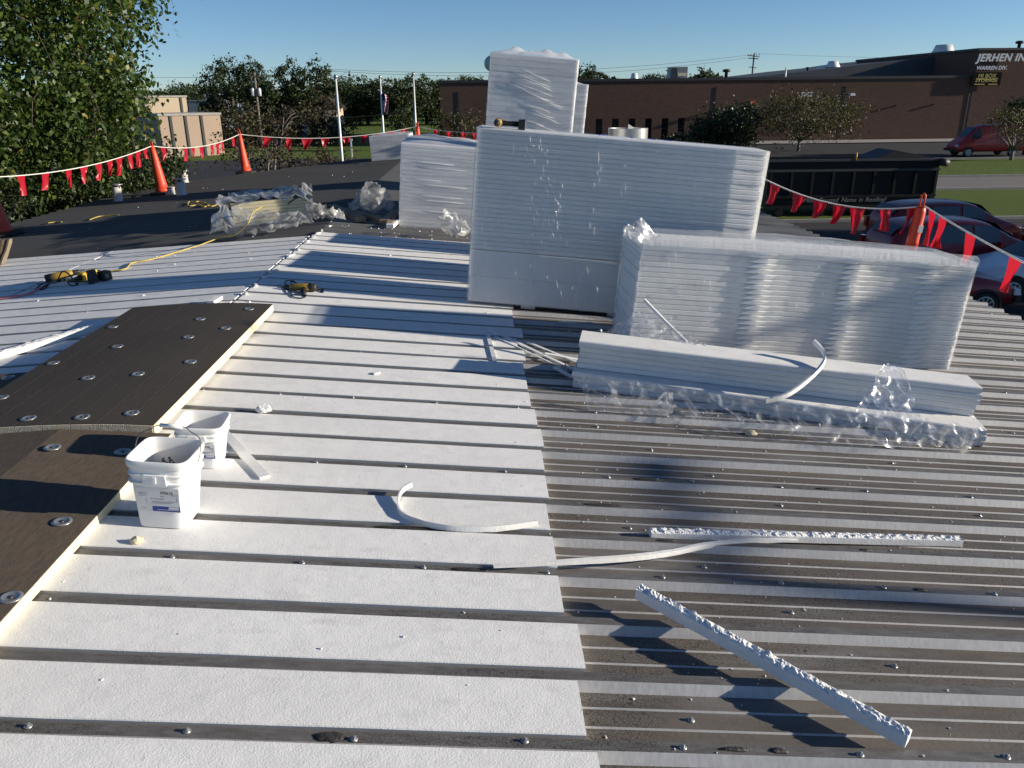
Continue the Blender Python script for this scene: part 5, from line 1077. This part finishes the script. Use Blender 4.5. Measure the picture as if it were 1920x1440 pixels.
# ================================================================ vehicles
M['redpaint'] = mat('red_car_paint', (.20, .009, .014), .35, .1, coat=.3); M['vanred'] = mat('van_red_paint', (.42, .020, .022), .4, coat=.3); M['whitepaint'] = mat('white_car_paint', (.62, .66, .72), .3, coat=.6)
M['carglass'] = mat('car_glass', (.02, .028, .036), .04, spec=.8); M['tyre'] = mat('tyre', (.015, .015, .015), .85); M['rim'] = mat('alloy_rim', (.5, .5, .52), .35, .8); M['lampred'] = mat('tail_lamp', (.35, .01, .01), .15, coat=1); M['lampclear'] = mat('head_lamp', (.6, .62, .65), .08, spec=.8); M['trimblack'] = mat('car_black_trim', (.02, .02, .022), .6)
def car(name, label, cat, loc, rz, paint, L, Wd, st, glass_x, belt, wheel_x, wr, group='vehicles parked by the buildings', van=False, pill=()):
    """st: stations (x, sill z, belt z, roof z, half width belt, half width roof); nose at +x"""
    t = thing(name, label, cat, loc, (0, 0, rz), group); b = MB(); rings = []
    for x, zs, zb, zr, wb, wr_ in st:
        h = zr - zb; rings.append([Vector((x, y, z)) for y, z in [(-wb * .86, zs), (-wb * .98, zs + (zb - zs) * .25), (-wb, zs + (zb - zs) * .62), (-wb * .955, zb), (-(wb * .25 + wr_ * .75), zb + h * .55), (-wr_, zb + h * .86), (-wr_ * .72, zb + h * .985), (0, zr), (wr_ * .72, zb + h * .985), (wr_, zb + h * .86), ((wb * .25 + wr_ * .75), zb + h * .55), (wb * .955, zb), (wb, zs + (zb - zs) * .62), (wb * .98, zs + (zb - zs) * .25), (wb * .86, zs)]])
    b.loft(rings, 0, True, True); o = b.build('body', M[paint], t); recalc(o.data); sm = o.modifiers.new('s', 'SUBSURF'); sm.levels = 1; sm.render_levels = 2
    def prof(x):
        for i in range(len(st) - 1):
            if st[i][0] <= x <= st[i + 1][0]:
                u = (x - st[i][0]) / (st[i + 1][0] - st[i][0]); return [a + (c - a) * u for a, c in zip(st[i], st[i + 1])]
        return st[-1] if x > st[-1][0] else st[0]
    for s in (-1, 1):
        for x0, x1 in glass_x:
            n = 5; vs = []
            for q in range(n + 1):
                x = x0 + (x1 - x0) * q / n; _, zs, zb, zr, wb, wr_ = prof(x); h = zr - zb
                for f in (.10, .45, .80):
                    y = wb * .955 + (wr_ - wb * .955) * (f / .86) ** .9; vs.append((x, s * (y + .012), zb + h * f))
            g = MB(); g.add(vs, [(q * 3 + r, q * 3 + r + 1, q * 3 + r + 4, q * 3 + r + 3) for q in range(n) for r in range(2)], 0, True); g.build('side_window', M['carglass'], t)
        for x in wheel_x:
            w_ = MB(); c = Vector((x, s * (Wd / 2 - .09), wr)); rg = []
            for rr_, yy in ((.62 * wr, -.10), (.9 * wr, -.11), (wr, -.08), (wr, .08), (.9 * wr, .11), (.62 * wr, .10)): rg.append([c + Vector((rr_ * math.cos(a * .2618), s * yy, rr_ * math.sin(a * .2618))) for a in range(24)])
            w_.loft(rg, 0, True, True); tw = w_.build('wheel', M['tyre'], t)
            r_ = MB(); r_.loft([[c + Vector((.62 * wr * math.cos(a * .2618), s * y, .62 * wr * math.sin(a * .2618))) for a in range(24)] for y in (.085, .102)], 0, True, False)
            r_.build('hub', M['trimblack'], tw)
            r_ = MB()
            for k in range(10):
                a = k * .6283; r_.box(c + Vector((math.cos(a) * .33 * wr, s * .108, math.sin(a) * .33 * wr)), (.56 * wr, .02, .045), Matrix.Rotation(-a, 3, 'Y'))
            r_.loft([[c + Vector((rr_ * math.cos(a * .2618), s * y, rr_ * math.sin(a * .2618))) for a in range(24)] for rr_, y in ((.6 * wr, .104), (.66 * wr, .112), (.7 * wr, .104))], 0, False, True)
            r_.build('rim', M['rim'], tw)
            a_ = MB(); a_.loft([[c + Vector((rr_ * math.cos(R_(a)), s * y, rr_ * math.sin(R_(a)))) for a in range(-10, 191, 10)] for rr_, y in ((wr * 1.02, .05), (wr * 1.02, .105), (wr * 1.2, .11), (wr * 1.24, .09))], 0, False, True, closed=False); a_.build('wheel_arch', M['trimblack'], t)
    # windscreen and rear glass lie on the sloping end stations
    for (xa, xb, nm) in pill:
        vs = []; n = 4
        for q in range(n + 1):
            x = xa + (xb - xa) * q / n; _, zs, zb, zr, wb, wr_ = prof(x)
            for y in (-.8, -.4, 0, .4, .8): vs.append((x + (.02 if nm == 'windscreen' else -.02), y * wr_, zr - .02 * abs(y) ** 2 + .018))
        g = MB(); g.add(vs, [(q * 5 + r, q * 5 + r + 1, q * 5 + r + 6, q * 5 + r + 5) for q in range(n) for r in range(4)], 0, True); g.build(nm, M['carglass'], t)
    xn, xt = st[-1][0], st[0][0]; zb = st[-1][2]
    for s in (-1, 1):
        b = MB(); b.box((xn - .10, s * Wd * .36, st[-2][2] - .10), (.16, .34, .14), taper=(.7, .8)); b.build('headlight', M['lampclear'], t)
        b = MB(); b.box((xt + .03, s * Wd * .42, st[1][2] - .08), (.12, .16, .34)); b.build('tail_light', M['lampred'], t)
        b = MB(); xm = glass_x[-1][1] - .12; b.box((xm, s * (Wd / 2 + .09), st[-3][2] + .10), (.10, .2, .14), taper=(.8, .9)); b.build('mirror', M[paint], t)
        for x0, x1 in glass_x[-2:]: b = MB(); b.box((x0 + .12, s * (Wd / 2 + .005), prof(x0)[2] - .12), (.18, .03, .03)); b.build('door_handle', M[paint], t)
    b = MB(); b.box((xn - .03, 0, st[-1][1] + .12), (.16, Wd * .86, .2)); b.build('front_bumper', M['trimblack'], t); b = MB(); b.box((xt + .03, 0, st[0][1] + .12), (.16, Wd * .86, .2)); b.build('rear_bumper', M['trimblack'], t)
    return t
SUV = [(-2.35, .42, .95, 1.0, .80, .70), (-2.28, .32, 1.05, 1.30, .92, .74), (-1.95, .28, 1.08, 1.66, .95, .74), (-1.2, .27, 1.08, 1.74, .96, .76), (0, .27, 1.05, 1.75, .96, .76), (.65, .27, 1.03, 1.66, .96, .72), (1.25, .27, 1.02, 1.20, .95, .76), (1.75, .28, 1.0, 1.08, .93, .80), (2.2, .30, .88, .94, .86, .74), (2.38, .40, .70, .76, .70, .6)]
SED = [(-2.3, .40, .85, .92, .74, .62), (-2.2, .28, .95, 1.04, .86, .70), (-1.6, .24, .97, 1.12, .90, .66), (-.9, .23, .95, 1.40, .91, .62), (-.2, .23, .93, 1.45, .91, .63), (.4, .23, .92, 1.38, .91, .60), (1.05, .24, .90, 1.03, .90, .72), (1.6, .25, .86, .95, .88, .74), (2.1, .27, .74, .82, .80, .66), (2.28, .36, .6, .66, .66, .5)]
VAN = [(-2.95, .45, 1.3, 2.35, .92, .82), (-2.9, .36, 1.32, 2.5, .99, .90), (-1.5, .34, 1.34, 2.55, 1.0, .92), (.6, .34, 1.34, 2.55, 1.0, .92), (1.25, .34, 1.34, 2.45, 1.0, .86), (1.75, .34, 1.32, 1.95, .99, .80), (2.2, .34, 1.22, 1.42, .97, .80), (2.7, .36, 1.0, 1.14, .92, .74), (2.95, .42, .76, .84, .78, .6)]
p = pZ(1845, 299); p.y = 67.5
car('delivery_van', 'red high-roofed delivery van parked before the brick factory', 'van', (pY(1846, 280, 67.5).x, 67.5, GZ + .012), math.pi, 'vanred', 5.9, 2.0, VAN, [(1.05, 1.75)], 1.3, (-1.75, 1.95), .36, pill=[(1.42, 2.1, 'windscreen')])
car('suv', 'dark red sport utility car parked beyond the nearer red one', 'car', (pY(1795, 420, 22.6).x, 22.6, GZ + .008), R_(2), 'redpaint', 4.75, 1.92, SUV, [(-1.85, -1.15), (-1.0, -.1), (0.0, .78)], 1.05, (-1.45, 1.45), .36, pill=[(.72, 1.2, 'windscreen'), (-2.24, -2.0, 'rear_window')])
car('suv', 'red sport utility car farthest back beside the black container', 'car', (pY(1775, 405, 26.4).x, 26.4, GZ + .008), R_(2), 'redpaint', 4.75, 1.92, SUV, [(-1.85, -1.15), (-1.0, -.1), (0.0, .78)], 1.05, (-1.45, 1.45), .36, pill=[(.72, 1.2, 'windscreen'), (-2.24, -2.0, 'rear_window')])
car('sedan', 'nearest red car with its nose showing past the right bundle', 'car', (pY(1880, 530, 18.9).x - 2.35, 18.9, GZ + .008), R_(-4), 'redpaint', 4.6, 1.8, SED, [(-1.35, -.55), (-.42, .55)], .95, (-1.4, 1.4), .33, pill=[(.45, 1.0, 'windscreen'), (-1.55, -.95, 'rear_window')])
car('sedan', 'white car with alloy wheels at the right photo edge', 'car', (pZ(1895, 571).x + 1.38, 20.2, GZ + .008), math.pi, 'whitepaint', 4.6, 1.8, SED, [(-1.35, -.55), (-.42, .55)], .95, (-1.4, 1.4), .33, pill=[(.45, 1.0, 'windscreen'), (-1.55, -.95, 'rear_window')])
# ================================================================ black roll-off container
DY = 35.0; x0, x1 = pY(1440, 350, DY).x, pY(1752, 350, DY).x; zt = pY(1600, 300, DY).z; zl = pY(1600, 400, DY).z
M['blackpaint'] = mat('black_container_paint', (.010, .010, .011), .5, spec=.3, var=[(2, (.016, .016, .016), 2, I3)])
M['slogan'] = mat('dim_slogan_paint', (.32, .32, .32), .6)
M['edge'] = mat('worn_edge_paint', (.06, .06, .06), .5)
t = thing('roll_off_container', 'long black roll-off container with white slogan beyond the stacks', 'container', ((x0 + x1) / 2, DY, GZ), (0, 0, R_(-1.5))); W = x1 - x0; Hc = zt - GZ
b = MB()
for y in (0, 2.35): b.box((0, y, (.35 + Hc) / 2), (W, .08, Hc - .35))
for s in (-1, 1): b.box((s * (W / 2 - .04), 1.175, (.35 + Hc) / 2), (.08, 2.28, Hc - .35))
b.box((0, 1.175, .38), (W - .1, 2.3, .08)); b.build('body', M['blackpaint'], t)
for z in (Hc, Hc - .42): b = MB(); b.box((0, -.06, z), (W + .05, .12, .09)); b.build('top_rail', M['edge'], t)
for k in range(9): b = MB(); b.box((-W / 2 + .1 + k * (W - .2) / 8, -.09, (.95 + Hc - .45) / 2), (.11, .10, Hc - 1.4)); b.build('stake', M['blackpaint'], t)
b = MB(); b.box((0, -.07, .86), (W, .1, .12)); b.build('side_rail', M['blackpaint'], t)
for k in range(4): b = MB(); b.tube([(-W / 2 + .6 + k * 1.8, -.14, .18), (-W / 2 + .6 + k * 1.8, .05, .18)], .18, 12); b.build('roller', M['blackpaint'], t)
b = MB(); b.prism([(W * .12, .2, Hc), (W * .5, .2, Hc), (W * .42, .2, Hc + .12), (W * .25, .2, Hc + .36)], (0, 1.8, 0)); b.build('rolled_tarpaulin', M['trimblack'], t)
b = MB(); b.tube([(W / 2 - .1, -.2, Hc - .1), (W / 2 + .25, -.2, Hc - .15)], .16, 12); b.build('tarpaulin_motor', M['trimblack'], t)
b = MB(); b.tube([(W * .0, -.1, Hc), (W * .0, -.1, Hc + .32)], .035, 8); b.build('marker_post', M['yellow'], t)
cx_ = -W / 2 + 1.05
for wd_ in 'The Most Trusted Name in Roofing!'.split():
    o = text('slogan_word', wd_, .27, Matrix.Translation((cx_, -.155, .62)) @ Matrix.Rotation(R_(90), 4, 'X'), M['slogan'], t, shear=.25); cx_ = max(v.co.x for v in o.data.vertices) + .09
# ================================================================ kneeling worker, only the lower leg in view
kp = pL(20, 496, .004); F = Vector((kp.x, kp.y, roofz(kp.x) + .002))
def skin_person():
    J = {'pelvis': (-.48, .10, .46), 'chest': (-.86, .10, .78), 'neck': (-1.02, .10, .92), 'head': (-1.16, .10, 1.02),
         'hipR': (-.46, -.04, .44), 'kneeR': (-.62, -.08, .075), 'ankR': (-.16, -.02, .10), 'heelR': (-.075, -.01, .20), 'toeR': (-.11, -.01, .05),
         'hipL': (-.46, .24, .44), 'kneeL': (-.64, .28, .075), 'ankL': (-.48, .22, .10), 'toeL': (-.42, .22, .05),
         'shR': (-.90, -.08, .82), 'elR': (-1.08, -.14, .54), 'haR': (-1.26, -.06, .30), 'shL': (-.90, .28, .82), 'elL': (-1.10, .34, .54), 'haL': (-1.28, .26, .30)}
    R = dict(pelvis=.145, chest=.15, neck=.06, head=.095, hipR=.095, kneeR=.065, ankR=.046, heelR=.05, toeR=.045, hipL=.095, kneeL=.065, ankL=.046, toeL=.045, shR=.06, elR=.045, haR=.035, shL=.06, elL=.045, haL=.035)
    E_ = [('pelvis', 'chest'), ('chest', 'neck'), ('neck', 'head'), ('pelvis', 'hipR'), ('hipR', 'kneeR'), ('kneeR', 'ankR'), ('ankR', 'heelR'), ('ankR', 'toeR'), ('pelvis', 'hipL'), ('hipL', 'kneeL'), ('kneeL', 'ankL'), ('ankL', 'toeL'), ('chest', 'shR'), ('shR', 'elR'), ('elR', 'haR'), ('chest', 'shL'), ('shL', 'elL'), ('elL', 'haL')]
    nm = list(J); me = bpy.data.meshes.new('person_body'); me.from_pydata([J[n_] for n_ in nm], [(nm.index(a), nm.index(c)) for a, c in E_], [])
    o = bpy.data.objects.new('tmp', me); COL.objects.link(o); o.modifiers.new('k', 'SKIN'); sv = me.skin_vertices[0].data
    for i, n_ in enumerate(nm): sv[i].radius = (R[n_],) * 2
    sv[0].use_root = True; s = o.modifiers.new('s', 'SUBSURF'); s.levels = 2; s.render_levels = 2
    dg = bpy.context.evaluated_depsgraph_get(); m2 = bpy.data.meshes.new_from_object(o.evaluated_get(dg)); bpy.data.objects.remove(o); return m2
me = skin_person(); me.materials.clear()
for m_ in (mat('denim', (.075, .10, .15), .9, var=[(6, (.12, .15, .20), 1.6, I3)], bump=[(90, .5, .004, I3)]), mat('grey_shirt', (.22, .23, .24), .9), mat('skin', (.45, .28, .2), .6)): me.materials.append(m_)
for p_ in me.polygons:
    c = p_.center; p_.material_index = 0 if c.x > -.56 or (c.z < .35 and c.x > -.8) else (2 if c.x < -1.0 and (c.z > .9 or c.z < .45) else 1); p_.use_smooth = True
t = thing('person', 'kneeling person in blue jeans and tan boots at the left photo edge', 'person', F, (0, -AL, 0)); link('body', me, t)
b = MB(); b.tube([(-.055, -.01, .22), (-.12, -.01, .30), (-.30, -.02, .36), (-.48, -.02, .42)], [.062, .075, .085, .095], 12); b.build('trouser_leg', me.materials[0], t)
M['boot'] = mat('tan_work_boot', (.15, .10, .06), .8, var=[(9, (.14, .09, .055), 1.6, I3)]); M['sole'] = mat('boot_sole', (.26, .20, .14), .85)
for y, bx_ in ((-.01, 0), (.22, -.3)):
    b = MB(); b.loft([[Vector((bx_ - .09 + dx + (z - .12) * .55 + a * math.cos(q * .5236), y + w_ * math.sin(q * .5236), z)) for q in range(12)] for z, a, w_, dx in ((.0, .045, .045, -.035), (.02, .062, .055, -.03), (.09, .058, .052, -.02), (.17, .055, .046, -.0), (.25, .06, .046, .0), (.29, .05, .04, -.01), (.30, .02, .02, -.02))], 0, True, True)
    bo = b.build('boot', M['boot'], t)
    b = MB(); b.loft([[Vector((bx_ - .035 + dx + (z - .12) * .55 + u_ * .022, y + w_ * s_, z)) for u_, s_ in ((0, -1), (1, -1), (1, 1), (0, 1))] for z, w_, dx in ((.0, .03, -.03), (.02, .046, -.01), (.10, .05, .0), (.17, .038, .008), (.25, .042, .012), (.30, .03, .005))], 0, True, False); b.build('boot_sole', M['sole'], bo)

# ================================================================ trees off the right edge whose shade lies over the lot and the roof
for i, (x, y, H, W_, lab) in enumerate([(40, 8, 8.2, 7, 'leafy tree outside the right edge, nearest the roof'), (41, 13, 11, 8, 'leafy tree outside the right edge beside the parked cars'), (40, 19, 11, 8, 'leafy tree outside the right edge behind the parked cars'), (42, 25, 11, 8, 'leafy tree outside the right edge near the street')]):
    tree('broadleaf_tree', lab, 'tree', (x, y, GZ), H, W_, 220, 10000, .34, LF, [.42, .33, .25], low=.06, tr=.2, group='trees beyond the right photo edge')


# unseen posts added past the right edge to throw shadows on metal and bundle
def shadow_post(label, x, y, ztop, arm):
    t = thing('shadow_post', label, 'shadow post', (x, y, GZ), group='added shadow posts beyond the right photo edge'); H = ztop - GZ
    b = MB(); b.tube([(0, 0, 0), (0, 0, H * .5), (0, 0, H)], [.075, .065, .055], 10); b.build('pole', M['steel'], t)
    b = MB(); b.lathe([(.25, 0), (.25, .5), (.2, .55)], n=14); b.build('base', M['concrete'], t)
    for a, rise in arm:
        b = MB(); b.tube([(0, 0, H - .1), (0, a * .6, H - .02 + rise * .6), (0, a, H + rise)], [.05, .045, .04], 8); b.build('arm', M['steel'], t)
        b = MB(); b.box((0, a + math.copysign(.14, a), H + rise), (.2, .34, .10), Matrix.Rotation(math.atan2(rise, a) if a > 0 else 0, 3, 'X'), taper=(.8, .9)); b.build('shadow_head', M['trim'], t)
shadow_post('added shadow post outside the right edge whose arm shadow crosses the bare metal', 17.0, 1.60, 3.24, [(.9, -.05)])
shadow_post('second added shadow post outside the right edge', 16.0, .62, 2.80, [(-.3, .0)])
shadow_post('third added shadow post outside the right edge, shading the right bundle', 18.0, 4.9, 3.34, [(.5, -.04), (-.5, -.04)])
